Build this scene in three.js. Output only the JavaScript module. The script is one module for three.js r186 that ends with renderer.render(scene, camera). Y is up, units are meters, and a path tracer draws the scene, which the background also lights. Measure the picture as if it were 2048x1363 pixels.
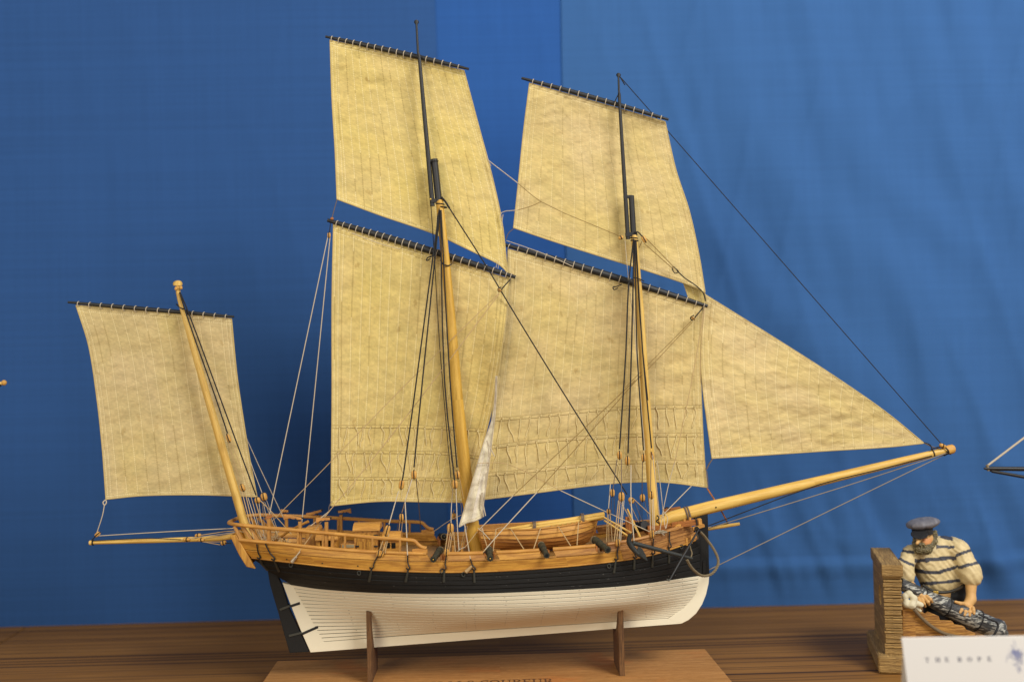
import * as THREE from 'three';
import { mergeGeometries } from 'three/addons/utils/BufferGeometryUtils.js';
import { RoundedBoxGeometry } from 'three/addons/geometries/RoundedBoxGeometry.js';
import { TextGeometry } from 'three/addons/geometries/TextGeometry.js';
import { FontLoader } from 'three/addons/loaders/FontLoader.js';
import { MarchingCubes } from 'three/addons/objects/MarchingCubes.js';
import { RectAreaLightUniformsLib } from 'three/addons/lights/RectAreaLightUniformsLib.js';

// ------------------------------------------------------------------ camera, light, exposure
const scene = new THREE.Scene();
const V = (x, y, z) => new THREE.Vector3(x, y, z);
const camera = new THREE.PerspectiveCamera(2 * Math.atan(681.5 / 2200) * 180 / Math.PI, 1024 / 681, 0.05, 30);
camera.position.set(0, 0.312, 1.1);
camera.rotation.order = 'YXZ';
camera.rotation.set(0.0241, -0.0177, -0.0236);
camera.focus = 1.08;
camera.userData.fStop = 2.6;
camera.updateMatrixWorld(true);

const renderer = new THREE.WebGLRenderer({ antialias: true });
renderer.toneMapping = THREE.LinearToneMapping;
renderer.toneMappingExposure = 1.45;
renderer.shadowMap.enabled = true;
RectAreaLightUniformsLib.init();
scene.background = new THREE.Color(0.28, 0.28, 0.29);        // the pale walls of the hall around the table
function areaLight(color, intensity, w, h, at, to) {
  const l = new THREE.RectAreaLight(color, intensity, w, h);
  l.position.copy(at); l.lookAt(to); scene.add(l); return l;
}
areaLight(new THREE.Color(1.0, 0.985, 0.95), 12.2, 0.9, 0.9, V(1.25, 1.6, 1.35), V(0.1, 0.2, -0.1));
areaLight(new THREE.Color(1.0, 0.9, 0.7), 6.3, 0.8, 0.8, V(-0.95, 0.85, 1.95), V(0, 0.2, 0));

// ------------------------------------------------------------------ helpers
let seedv = 12345;
const rnd = () => { seedv = (seedv + 0x6d2b79f5) | 0; let t = Math.imul(seedv ^ (seedv >>> 15), 1 | seedv); t = (t + Math.imul(t ^ (t >>> 7), 61 | t)) ^ t; return ((t ^ (t >>> 14)) >>> 0) / 4294967296; };
const rr = (a, b) => a + (b - a) * rnd();
const clamp = (x, a = 0, b = 1) => Math.min(b, Math.max(a, x));
const sstep = (a, b, x) => { const t = clamp((x - a) / (b - a)); return t * t * (3 - 2 * t); };
const lerp = (a, b, t) => a + (b - a) * t;
const K = 0.0005;                                              // metres per photo pixel on the ship's centre plane
const camP = camera.position.clone();
function ray(px, py) { return V(px / 1024 - 1, 1 - py / 681.5, 0.5).unproject(camera).sub(camP); }
function P(px, py, z = 0) { const d = ray(px, py); return d.multiplyScalar((z - camP.z) / d.z).add(camP); }
function Q(px, py, y) { const d = ray(px, py); return d.multiplyScalar((y - camP.y) / d.y).add(camP); }
function toPx(p) { const q = p.clone().project(camera); return [(q.x + 1) * 1024, (1 - q.y) * 681.5]; }
const sc = (z) => K * (1.1 - z) / 1.1;

function hash(x, y, z = 0) { let h = Math.imul(x, 374761393) ^ Math.imul(y, 668265263) ^ Math.imul(z, 2147483647 ^ 0x5bd1e995); h = Math.imul(h ^ (h >>> 13), 1274126177); return ((h ^ (h >>> 16)) >>> 0) / 4294967296; }
function vn(x, y, z = 0) {
  const xi = Math.floor(x), yi = Math.floor(y), zi = Math.floor(z); let xf = x - xi, yf = y - yi, zf = z - zi;
  xf = xf * xf * (3 - 2 * xf); yf = yf * yf * (3 - 2 * yf);
  const s = (k) => lerp(lerp(hash(xi, yi, k), hash(xi + 1, yi, k), xf), lerp(hash(xi, yi + 1, k), hash(xi + 1, yi + 1, k), xf), yf);
  if (zf === 0) return s(zi);
  zf = zf * zf * (3 - 2 * zf); return lerp(s(zi), s(zi + 1), zf);
}
function fbm(x, y, o = 4, z = 0) { let a = 0.5, r = 0, n = 0; for (let i = 0; i < o; i++) { r += a * vn(x, y, z); n += a; x = x * 2.03 + 17.1; y = y * 2.03 + 9.7; a *= 0.5; } return r / n; }

function dataTex(w, h, fn, srgb = true) {
  const d = new Uint8Array(w * h * 4);
  for (let j = 0; j < h; j++) for (let i = 0; i < w; i++) {
    const c = fn(i / w, j / h, i, j), k = (j * w + i) * 4;
    d[k] = clamp(c[0], 0, 255); d[k + 1] = clamp(c[1], 0, 255); d[k + 2] = clamp(c[2], 0, 255); d[k + 3] = 255;
  }
  const t = new THREE.DataTexture(d, w, h); t.magFilter = THREE.LinearFilter; t.minFilter = THREE.LinearMipmapLinearFilter; t.generateMipmaps = true;
  t.wrapS = t.wrapT = THREE.RepeatWrapping; if (srgb) t.colorSpace = THREE.SRGBColorSpace; t.needsUpdate = true; return t;
}
const gray = (g) => [g, g, g];
// wood whose grain runs along u; the tile is `len` metres long
function woodTex(c, d, len, hgt, w = 1024, h = 256, sx = 6, sy = 60, z = 0, fine = 0.35) {
  const t = dataTex(w, h, (u, v) => {
    const warp = fbm(u * 4, v * 6, 3, z) * 0.12;
    let g = fbm(u * sx, (v + warp) * sy, 4, z + 3); g = sstep(0.3, 0.75, g);
    const f = vn(u * sx * 9, v * sy * 4, z + 9) * fine;
    const k = clamp(g * 0.75 + f - 0.1), b = 0.93 + 0.14 * fbm(u * 3, v * 4, 2, z + 20);
    return [lerp(c[0], d[0], k) * b, lerp(c[1], d[1], k) * b, lerp(c[2], d[2], k) * b];
  });
  t.repeat.set(1 / len, 1 / hgt); return t;
}
const bumpWood = dataTex(512, 256, (u, v) => gray(255 * (0.6 * fbm(u * 8, v * 70, 3, 5) + 0.4 * vn(u * 60, v * 128, 7))), false);
bumpWood.repeat.set(1 / 0.06, 1 / 0.03);
const grit = dataTex(256, 256, (u, v) => gray(255 * fbm(u * 48, v * 48, 3, 15)), false); grit.repeat.set(40, 40);
function woodMat(c, d, o = {}) {
  return new THREE.MeshStandardMaterial({ map: woodTex(c, d, o.len ?? 0.07, o.hgt ?? 0.02, o.w ?? 1024, o.h ?? 256, o.sx ?? 5, o.sy ?? 22, o.z ?? 0), roughness: o.rough ?? 0.55, bumpMap: bumpWood, bumpScale: o.bump ?? 0.00012 });
}
const plain = (r, g, b, rough = 0.6, o = {}) => new THREE.MeshStandardMaterial({ color: new THREE.Color().setRGB(r, g, b, THREE.SRGBColorSpace), roughness: rough, ...o });
const M = {
  plank: woodMat([200, 146, 56], [150, 98, 30], { len: 0.12, hgt: 0.03 }),
  plank2: woodMat([190, 136, 58], [138, 88, 32], { len: 0.1, hgt: 0.03, z: 31 }),
  bowPlank: woodMat([190, 136, 72], [122, 76, 34], { len: 0.08, hgt: 0.022, z: 37, sy: 30 }),
  pale: woodMat([206, 152, 70], [164, 108, 42], { len: 0.09, hgt: 0.02, z: 11 }),
  spar: woodMat([222, 184, 98], [200, 156, 70], { len: 0.16, hgt: 0.03, z: 17, sy: 14, rough: 0.45 }),
  mastOld: woodMat([212, 168, 70], [188, 142, 48], { len: 0.16, hgt: 0.03, z: 19, sy: 12, rough: 0.5 }),
  mahog: woodMat([180, 112, 48], [136, 80, 30], { len: 0.06, hgt: 0.02, z: 23 }),
  gun: woodMat([206, 146, 70], [160, 104, 44], { len: 0.03, hgt: 0.01, z: 41 }),
  deck: woodMat([176, 132, 72], [140, 98, 48], { len: 0.1, hgt: 0.02, z: 43 }),
  stand: woodMat([120, 84, 46], [72, 46, 22], { len: 0.06, hgt: 0.012, z: 47, bump: 0.0002, rough: 0.75 }),
  black: new THREE.MeshPhysicalMaterial({ color: new THREE.Color(0.014, 0.0137, 0.013), roughness: 0.62, specularIntensity: 0.5, bumpMap: bumpWood, bumpScale: 0.0003 }),
  jet: plain(0.11, 0.105, 0.1, 0.5),
  strap: plain(0.26, 0.26, 0.23, 0.55, { metalness: 0.3 }),
  bronze: plain(0.25, 0.25, 0.205, 0.5, { metalness: 0.35, bumpMap: grit, bumpScale: 0.0002 }),
  iron: plain(0.19, 0.2, 0.19, 0.55, { metalness: 0.2, bumpMap: grit, bumpScale: 0.0003 }),
  white: new THREE.MeshStandardMaterial({ color: new THREE.Color().setRGB(0.93, 0.895, 0.79, THREE.SRGBColorSpace), roughness: 0.5, bumpMap: bumpWood, bumpScale: 0.00003 }),
  seam: plain(0.26, 0.22, 0.16, 0.85),
  ropeW: plain(0.75, 0.69, 0.59, 0.9, { bumpMap: grit, bumpScale: 0.0002 }),
  ropeT: plain(0.72, 0.6, 0.42, 0.9, { bumpMap: grit, bumpScale: 0.0002 }),
  ropeB: plain(0.1, 0.09, 0.085, 0.8),
  ropeG: plain(0.42, 0.36, 0.32, 0.85),
  hemp: plain(0.5, 0.44, 0.33, 0.9, { bumpMap: grit, bumpScale: 0.0003 }),
  ropeL: plain(0.54, 0.5, 0.45, 0.85), boatWood: woodMat([176, 118, 52], [116, 70, 26], { len: 0.1, hgt: 0.03, z: 33 }), boatTop: woodMat([206, 150, 66], [160, 106, 42], { len: 0.1, hgt: 0.03, z: 35 }),
  bolt: plain(0.74, 0.65, 0.42, 0.95), reefT: plain(0.86, 0.78, 0.56, 0.95), reefS: plain(0.6, 0.5, 0.3, 0.95),
  thread: plain(0.55, 0.44, 0.24, 0.9),
  block: woodMat([222, 172, 84], [180, 124, 52], { len: 0.03, hgt: 0.01, z: 53 }),
  brass: plain(0.8, 0.66, 0.3, 0.35, { metalness: 0.7 }),
  glass: plain(0.12, 0.12, 0.11, 0.15),
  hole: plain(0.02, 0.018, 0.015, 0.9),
};

function clean(g) {
  if (g.index) g = g.toNonIndexed();
  for (const k of Object.keys(g.attributes)) if (!['position', 'normal', 'uv', 'color'].includes(k)) g.deleteAttribute(k);
  if (!g.attributes.uv) g.setAttribute('uv', new THREE.BufferAttribute(new Float32Array(g.attributes.position.count * 2), 2));
  g.morphAttributes = {}; g.clearGroups(); return g;
}
// metres on the two axes that the face lies along; `axis` = the direction of the grain
function boxUV(g, axis = 0) {
  g = clean(g); const p = g.attributes.position, n = g.attributes.normal, uv = g.attributes.uv;
  for (let i = 0; i < p.count; i++) {
    const q = [p.getX(i), p.getY(i), p.getZ(i)], m = [Math.abs(n.getX(i)), Math.abs(n.getY(i)), Math.abs(n.getZ(i))];
    const k = m.indexOf(Math.max(...m)); let rest = [0, 1, 2].filter((a) => a !== k);
    if (rest[1] === axis) rest = [rest[1], rest[0]];
    uv.setXY(i, q[rest[0]], q[rest[1]]);
  }
  return g;
}
function obj(name, g, m, parent = scene, ud) {
  if (Array.isArray(g)) g = mergeGeometries(g.map(clean));
  const off = V(0, 0, 0); for (let p = parent; p && p !== scene; p = p.parent) off.add(p.position);
  if (off.lengthSq()) g.translate(-off.x, -off.y, -off.z);
  const o = new THREE.Mesh(g, m); o.name = name; o.castShadow = o.receiveShadow = true; if (ud) Object.assign(o.userData, ud);
  parent.add(o); return o;
}
function thing(name, label, category, at, group) {
  const t = new THREE.Group(); t.name = name; t.position.copy(at); t.userData = { label, category }; if (group) t.userData.group = group; scene.add(t); return t;
}
// a swept round bar with a radius at every point; sides share normals, ends are capped
function loft(pts, rad, n = 8, caps = true) {
  const N = pts.length, R = (i) => (Array.isArray(rad) ? rad[i] : rad), T = [];
  for (let i = 0; i < N; i++) T.push(pts[Math.min(N - 1, i + 1)].clone().sub(pts[Math.max(0, i - 1)]).normalize());
  let nrm = Math.abs(T[0].z) < 0.9 ? V(0, 0, 1) : V(0, 1, 0);
  const pos = [], nor = [], uv = [], idx = []; let L = 0;
  for (let i = 0; i < N; i++) {
    nrm.sub(T[i].clone().multiplyScalar(nrm.dot(T[i]))).normalize(); const b = T[i].clone().cross(nrm);
    if (i) L += pts[i].distanceTo(pts[i - 1]);
    for (let j = 0; j <= n; j++) {
      const a = j / n * Math.PI * 2, d = nrm.clone().multiplyScalar(Math.cos(a)).addScaledVector(b, Math.sin(a)), p = pts[i].clone().addScaledVector(d, R(i));
      pos.push(p.x, p.y, p.z); nor.push(d.x, d.y, d.z); uv.push(L, j / n * 6.28 * R(i));
    }
  }
  const w = n + 1;
  for (let i = 0; i < N - 1; i++) for (let j = 0; j < n; j++) { const a = i * w + j, b = a + w; idx.push(a, a + 1, b, b, a + 1, b + 1); }
  if (caps) for (const [i, s] of [[0, -1], [N - 1, 1]]) {
    const c = pos.length / 3, t = T[i].clone().multiplyScalar(s); pos.push(pts[i].x, pts[i].y, pts[i].z); nor.push(t.x, t.y, t.z); uv.push(0, 0);
    for (let j = 0; j <= n; j++) { const q = (i * w + j) * 3; pos.push(pos[q], pos[q + 1], pos[q + 2]); nor.push(t.x, t.y, t.z); uv.push(pos[q], pos[q + 1]); }
    for (let j = 0; j < n; j++) s > 0 ? idx.push(c, c + 1 + j, c + 2 + j) : idx.push(c, c + 2 + j, c + 1 + j);
  }
  const g = new THREE.BufferGeometry(); g.setAttribute('position', new THREE.Float32BufferAttribute(pos, 3)); g.setAttribute('normal', new THREE.Float32BufferAttribute(nor, 3)); g.setAttribute('uv', new THREE.Float32BufferAttribute(uv, 2)); g.setIndex(idx);
  return clean(g);
}
const smooth = (pts, n = 4) => (pts.length < 3 ? pts : new THREE.CatmullRomCurve3(pts, false, 'centripetal').getPoints((pts.length - 1) * n));
const mm = (a) => P(a[0], a[1], (a[2] ?? 0) / 1000);          // photo pixel and millimetres towards the viewer
function twisted(pts, r, turns, n = 6) {                      // a three-strand rope
  const c = new THREE.CatmullRomCurve3(pts), N = Math.max(40, turns * 8), out = [];
  for (let k = 0; k < 3; k++) {
    const q = [];
    for (let i = 0; i <= N; i++) {
      const t = i / N, p = c.getPointAt(t), T = c.getTangentAt(t), u = (Math.abs(T.z) < 0.95 ? V(0, 0, 1) : V(0, 1, 0)).cross(T).normalize(), w = T.clone().cross(u), a = t * turns * 6.283 + k * 2.094;
      q.push(p.addScaledVector(u, Math.cos(a) * r * 0.58).addScaledVector(w, Math.sin(a) * r * 0.58));
    }
    out.push(loft(q, r * 0.52, n));
  }
  return out;
}
// a rounded bar of square section from a to b
function beam(a, b, w, d, r = 0.0003, grainAlong = true) {
  const L = a.distanceTo(b), x = b.clone().sub(a).normalize(); let z = V(0, 0, 1); if (Math.abs(x.z) > 0.9) z = V(0, 1, 0);
  const y = z.clone().cross(x).normalize(); z = x.clone().cross(y);
  let g = new RoundedBoxGeometry(L, w, d, 1, Math.min(r, w / 3, d / 3)); g = boxUV(g, 0);
  return g.applyMatrix4(new THREE.Matrix4().makeBasis(x, y, z).setPosition(a.clone().add(b).multiplyScalar(0.5)));
}
// a box whose front face covers these photo pixels when it stands at depth z
function boxPx(x0, y0, x1, y1, z, depth, r = 0.0004, axis = 0) {
  const c = P((x0 + x1) / 2, (y0 + y1) / 2, z), s = sc(z);
  const g = boxUV(new RoundedBoxGeometry((x1 - x0) * s, (y1 - y0) * s, depth, 1, r), axis); return g.translate(c.x, c.y, c.z - depth / 2);
}
// an outline cut out of board; zc = middle of its thickness
function slab(px, zc, th, bevel = 0.0003, axis = 0, zmap = zc) {
  const sh = new THREE.Shape(px.map(([x, y]) => { const p = P(x, y, zmap); return new THREE.Vector2(p.x, p.y); }));
  const g = new THREE.ExtrudeGeometry(sh, { depth: th - 2 * bevel, bevelEnabled: bevel > 0, bevelThickness: bevel, bevelSize: bevel, bevelOffset: -bevel, bevelSegments: 1, curveSegments: 8 });
  g.translate(0, 0, zc - th / 2 + bevel); return boxUV(g, axis);
}
function ball(p, rx, ry, rz, n = 12, tilt = 0) { const g = new THREE.SphereGeometry(1, n, Math.max(6, n - 4)); g.scale(rx, ry, rz); if (tilt) g.rotateZ(tilt); return clean(g.translate(p.x, p.y, p.z)); }
function interp(xs, ys, x) {
  const n = xs.length; if (x <= xs[0]) return ys[0]; if (x >= xs[n - 1]) return ys[n - 1];
  let i = 0; while (x > xs[i + 1]) i++;
  const h = xs[i + 1] - xs[i], t = (x - xs[i]) / h, m = (k) => (k <= 0 ? (ys[1] - ys[0]) / (xs[1] - xs[0]) : k >= n - 1 ? (ys[n - 1] - ys[n - 2]) / (xs[n - 1] - xs[n - 2]) : (ys[k + 1] - ys[k - 1]) / (xs[k + 1] - xs[k - 1]));
  const t2 = t * t, t3 = t2 * t;
  return (2 * t3 - 3 * t2 + 1) * ys[i] + (t3 - 2 * t2 + t) * h * m(i) + (-2 * t3 + 3 * t2) * ys[i + 1] + (t3 - t2) * h * m(i + 1);
}
function polyAt(pl, smoothIt = true) {                        // a function 0..1 along a pixel polyline, by length
  if (pl.length === 2) return (t) => [lerp(pl[0][0], pl[1][0], t), lerp(pl[0][1], pl[1][1], t)];
  const c = new THREE.CatmullRomCurve3(pl.map((p) => V(p[0], p[1], 0)), false, 'centripetal'); c.arcLengthDivisions = 100;
  return (t) => { const p = c.getPointAt(t); return [p.x, p.y]; };
}
function gridGeo(nu, nv, f, uvf) {
  const pos = [], uv = [], idx = [];
  for (let j = 0; j <= nv; j++) for (let i = 0; i <= nu; i++) { const p = f(i / nu, j / nv); pos.push(p.x, p.y, p.z); const q = uvf ? uvf(i / nu, j / nv, p) : [i / nu, 1 - j / nv]; uv.push(q[0], q[1]); }
  for (let j = 0; j < nv; j++) for (let i = 0; i < nu; i++) { const a = j * (nu + 1) + i, b = a + nu + 1; idx.push(a, b, a + 1, a + 1, b, b + 1); }
  const g = new THREE.BufferGeometry(); g.setAttribute('position', new THREE.Float32BufferAttribute(pos, 3)); g.setAttribute('uv', new THREE.Float32BufferAttribute(uv, 2)); g.setIndex(idx); g.computeVertexNormals(); return clean(g);
}

// ------------------------------------------------------------------ table and backdrop
const ZB = -0.309;
const tl = []; for (let i = 0; i < 44; i++) tl.push([(i + rr(0.1, 0.9)) / 44, rr(0.0006, 0.0024), rr(0.4, 1), rr(0, 50)]);
const tableMap = dataTex(2048, 1024, (u, v) => {
  const y = v + (fbm(u * 3, v * 10, 3, 61) - 0.5) * 0.02;
  const k = 0.4 * fbm(u * 5, y * 50, 4, 62) + 0.35 * fbm(u * 2, y * 14, 2, 63) + 0.25 * vn(u * 30, v * 420, 64); let d = 0;
  for (const [p, wd, al, ph] of tl) { const q = Math.abs(v - p - 0.012 * (vn(u * 2.5, ph) - 0.5)); if (q < wd * 3) d = Math.max(d, al * sstep(wd * 3, wd * 0.4, q) * (0.35 + 0.65 * sstep(0.3, 0.6, vn(u * 4 + ph, ph)))); }
  const c = [lerp(172, 112, k * 1.15), lerp(124, 75, k * 1.15), lerp(64, 34, k * 1.15)];
  d *= 0.85; return [lerp(c[0], 50, d), lerp(c[1], 33, d), lerp(c[2], 24, d)];
});
tableMap.repeat.set(1 / 1.3, 1 / 0.62);
const tableMat = new THREE.MeshPhysicalMaterial({ map: tableMap, roughness: 0.55, specularIntensity: 0.35 });
function flatUV(g) { g = clean(g); const p = g.attributes.position, uv = g.attributes.uv; for (let i = 0; i < p.count; i++) uv.setXY(i, p.getX(i), p.getZ(i) + p.getY(i)); return g; }
function tablePoly(pts, name, label) {
  const sh = new THREE.Shape(pts.map(([x, z]) => new THREE.Vector2(x, -z)));
  const g = new THREE.ExtrudeGeometry(sh, { depth: 0.026, bevelEnabled: true, bevelThickness: 0.0008, bevelSize: 0.0008, bevelOffset: -0.0008, bevelSegments: 1 });
  g.rotateX(-Math.PI / 2); g.translate(0, -0.0268, 0);
  const t = thing(name, label, 'table', V((pts[0][0] + pts[2][0]) / 2, -0.0276, (pts[0][1] + pts[2][1]) / 2));
  obj('tabletop', flatUV(g), tableMat, t); return t;
}
const sA = Q(0, 1286, 0), sB = Q(54, 1253, 0), slope = (sA.x - sB.x) / (sA.z - sB.z), seamX = (z) => sB.x + (z - sB.z) * slope;
tablePoly([[seamX(-0.33) + 0.0008, -0.33], [1.1, -0.33], [1.1, 0.55], [seamX(0.55) + 0.0008, 0.55]], 'table', 'long brown wood-grain table top under the ship model');
tablePoly([[-1.2, -0.33], [seamX(-0.33) - 0.0008, -0.33], [seamX(0.55) - 0.0008, 0.55], [-1.2, 0.55]], 'table_001', 'second brown table top, joined on beyond the dark slanting seam');

function clothMatOf(c, k, wv, mk) {
  const map = dataTex(1024, 1024, (u, v, i, j) => {
    const th = 0.5 * vn(u * 8, v * 512, 71 + k) + 0.3 * vn(u * 512, v * 9, 72 + k) + 0.2 * hash(i, j, 73 + k);
    const m = sstep(0.47, 0.7, fbm(u * 5, v * 3.4, 3, 76 + k)) * (0.3 + 0.7 * vn(u * 14, v * 300, 77)) * mk;
    const b = 1 - wv / 2 + wv * th;
    return [lerp(c[0], c[0] + 16, m) * b, lerp(c[1], c[1] + 8, m) * b, lerp(c[2], c[2] - 12, m) * b];
  });
  map.repeat.set(1 / 1.6, 1 / 1.0);
  return new THREE.MeshPhysicalMaterial({ map, roughness: 0.88, specularIntensity: 0.4 });
}
const clothL = clothMatOf([46, 83, 137], 0, 0.09, 0), clothC = clothMatOf([43, 88, 154], 200, 0.08, 0), clothR = clothMatOf([56, 97, 150], 400, 0.06, 0);
const backdrop = new THREE.Group(); backdrop.name = 'backdrop'; backdrop.position.set(0, 0, ZB); backdrop.userData = { kind: 'structure', label: 'blue cloth hung behind the ship model in overlapping lengths', category: 'backdrop' }; scene.add(backdrop);
function folds(x, y) {                                        // metres towards the viewer
  const [px, py] = [985 + x * 2200 / 1.41, 735 + (0.312 - y) * 2200 / 1.41];
  let d = 0.005 * (fbm(x * 7 + 3, y * 1.1, 3, 81) - 0.5);
  const R = sstep(1150, 1500, px);
  d += R * 0.013 * (fbm(x * 16 + y * 3, y * 2.2 + 5, 3, 82) - 0.5);
  const low = sstep(880, 1150, py) * R;
  d += low * 0.024 * (fbm(x * 26 + y * 5.5, y * 4, 3, 83) - 0.5);
  d += 0.0035 * R * sstep(1128, 1140, py) * sstep(1175, 1142, py);
  const diag = Math.sin((x * 1.2 + y * 0.9) * 38 + 5 * fbm(x * 5, y * 5, 2, 84));
  d += R * sstep(150, 400, py) * 0.0034 * diag * fbm(x * 6, y * 6, 2, 85);
  const rg = (a, b2) => Math.pow(1 - Math.abs(2 * vn(a, b2) - 1), 3);
  d += (0.25 + 0.75 * R) * (0.0034 * rg(x * 15 + y * 4.5, y * 2.2 + 7) + 0.0022 * rg(x * 27 - y * 6, y * 4 + 30));
  d += low * 0.004 * rg(x * 34 + y * 12, y * 7);
  const edge = Math.abs(px - 600) / 90; d += 0.0012 * Math.exp(-edge * edge);
  return d * (0.12 + 0.88 * sstep(-0.002, 0.045, y));
}
function clothPanel(px0, px1, z, bulge0, bulge1, mat) {
  const x0 = P(px0, 600, ZB).x, x1 = P(px1, 600, ZB).x;
  const g = gridGeo(Math.max(30, Math.round((x1 - x0) * 200)), 170, (u, v) => {
    const x = lerp(x0, x1, u), y = lerp(0.95, -0.002, v); let d = folds(x, y);
    if (bulge0) d -= bulge0 * (1 - sstep(0, 0.012, x - x0)) - bulge0 * 0.9 * Math.exp(-1 * (((x - x0 - 0.013) / 0.006) ** 2));
    if (bulge1) d -= bulge1 * (1 - sstep(0, 0.01, x1 - x));
    return V(x + 0.002 * (vn(y * 6, px0) - 0.5), y, ZB + z + d);
  }, (u, v, p) => [p.x + 0.8, p.y + 0.01]);
  obj('cloth_panel', g, mat, backdrop);
}
clothPanel(-500, 884, 0.0018, 0, 0, clothL);
clothPanel(800, 1250, 0, 0, 0, clothC);
clothPanel(1136, 2500, 0.0018, 0, 0, clothR);

const scrapSpots = [[14, 1249, 10, 5], [45, 1248, 7, 4], [66, 1247, 5, 3], [126, 1246, 5, 3]];
const scrapMat = woodMat([190, 116, 54], [140, 80, 30], { len: 0.03, hgt: 0.02, z: 91 });
scrapSpots.forEach(([x, y, w, h], i) => {
  const p = Q(x, y + h / 2, 0), g = ball(V(p.x, h * 0.0005, p.z), w * 0.00062, h * 0.00055, 0.0022, 9), a = g.attributes.position;
  for (let k = 0; k < a.count; k++) a.setY(k, Math.max(0.0001, a.getY(k) * (0.8 + 0.4 * vn(a.getX(k) * 900, a.getZ(k) * 900, i))));
  g.computeVertexNormals(); g.translate(-p.x, 0, -p.z);
  const o = obj(i ? 'wood_scrap_00' + i : 'wood_scrap', g, scrapMat); o.position.set(p.x, 0, p.z);
  o.userData = { label: ['largest orange-brown wood scrap at the back edge of the table', 'second largest wood scrap, just beside the dark table seam', 'small wood scrap between the table seam and the lone tiny one', 'lone tiny wood scrap farthest from the table seam'][i], category: 'wood scrap', group: 'wood scraps along the back edge of the table' };
});

// ------------------------------------------------------------------ display base
const PY = 0.010;
const baseAt = V(0.0, 0, 0);
const base = thing('display_base', 'flat wooden display board with two upright cradles carrying the ship', 'display base', baseAt);
{
  const bl = Q(555, 1320, PY), br = Q(1410, 1297, PY), zb = (bl.z + br.z) / 2, fl = Q(525, 1363, PY), fr = Q(1465, 1363, PY);
  const zf = 0.062, lx = bl.x + (fl.x - bl.x) * (zf - bl.z) / (fl.z - bl.z), rx = br.x + (fr.x - br.x) * (zf - br.z) / (fr.z - br.z);
  const sh = new THREE.Shape([[lx, zf], [rx, zf], [br.x, zb], [bl.x, zb]].map(([x, z]) => new THREE.Vector2(x, -z)));
  const g = new THREE.ExtrudeGeometry(sh, { depth: PY - 0.0016, bevelEnabled: true, bevelThickness: 0.0008, bevelSize: 0.0012, bevelOffset: -0.0012, bevelSegments: 2 });
  g.rotateX(-Math.PI / 2); g.translate(0, 0.0008, 0);
  const map = dataTex(1024, 512, (u, v) => {
    const y = v + fbm(u * 4, v * 5, 3, 101) * 0.06, k = 0.6 * fbm(u * 7, y * 46, 4, 102) + 0.4 * vn(u * 60, v * 300, 103), s = sstep(0.56, 0.76, fbm(u * 5, v * 3.5, 3, 105));
    const f = hash(Math.floor(u * 1024), Math.floor(v * 256), 106) > 0.985 ? 34 : 0;
    return [lerp(204, 146, k) + s * 8 + f, lerp(150, 98, k) - s * 6 + f, lerp(90, 48, k) - s * 8 + f * 0.7];
  }); map.repeat.set(1 / 0.26, 1 / 0.13);
  obj('base_board', flatUV(g), new THREE.MeshPhysicalMaterial({ map, roughness: 0.7, specularIntensity: 0.4, bumpMap: bumpWood, bumpScale: 0.0002 }), base);
  const font = await new FontLoader().loadAsync('fonts/droid/droid_serif_regular.typeface.json');
  const tg = new TextGeometry('H.M.S.COUREUR', { font, size: 0.0142, depth: 0.0004, curveSegments: 4 });
  tg.computeBoundingBox(); const w = tg.boundingBox.max.x, want = Q(1106, 1360, PY).x - Q(862, 1362, PY).x;
  tg.scale(want / w, 1, 1); tg.rotateX(-Math.PI / 2); tg.translate(Q(862, 1362, PY).x, PY - 0.0002, 0.0415);
  obj('lettering', clean(tg), plain(0.34, 0.21, 0.1, 0.8), base);
}
function cradle(pxc, keelPy, topPy, wpx) {
  const c = P(pxc, keelPy, 0), top = P(pxc, topPy, 0.024).y, hk = c.y + 0.0006, W = 0.0255, pts = [];
  pts.push([-W, PY], [W, PY], [W, top - 0.003], [W - 0.0008, top - 0.0008], [W - 0.0022, top]);
  for (let i = 0; i <= 8; i++) { const t = i / 8; pts.push([lerp(W - 0.0042, 0.0042, t), lerp(top - 0.001, hk, Math.pow(t, 0.62))]); }
  pts.push([0.0035, hk - 0.004], [-0.0035, hk - 0.004]);
  for (let i = 8; i >= 0; i--) { const t = i / 8; pts.push([-lerp(W - 0.0042, 0.0042, t), lerp(top - 0.001, hk, Math.pow(t, 0.62))]); }
  pts.push([-W + 0.0022, top], [-W + 0.0008, top - 0.0008], [-W, top - 0.003]);
  const sh = new THREE.Shape(pts.map(([z, y]) => new THREE.Vector2(-z, y))), th = wpx * K;
  const g = new THREE.ExtrudeGeometry(sh, { depth: th - 0.0006, bevelEnabled: true, bevelThickness: 0.0003, bevelSize: 0.0003, bevelOffset: -0.0003, bevelSegments: 1 });
  g.rotateY(Math.PI / 2); g.translate(c.x - th / 2, 0.0001, 0);
  obj('cradle', boxUV(g, 1), M.stand, base);
}
cradle(745, 1291, 1221, 9.5); cradle(1237, 1254, 1209, 10.5);

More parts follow.
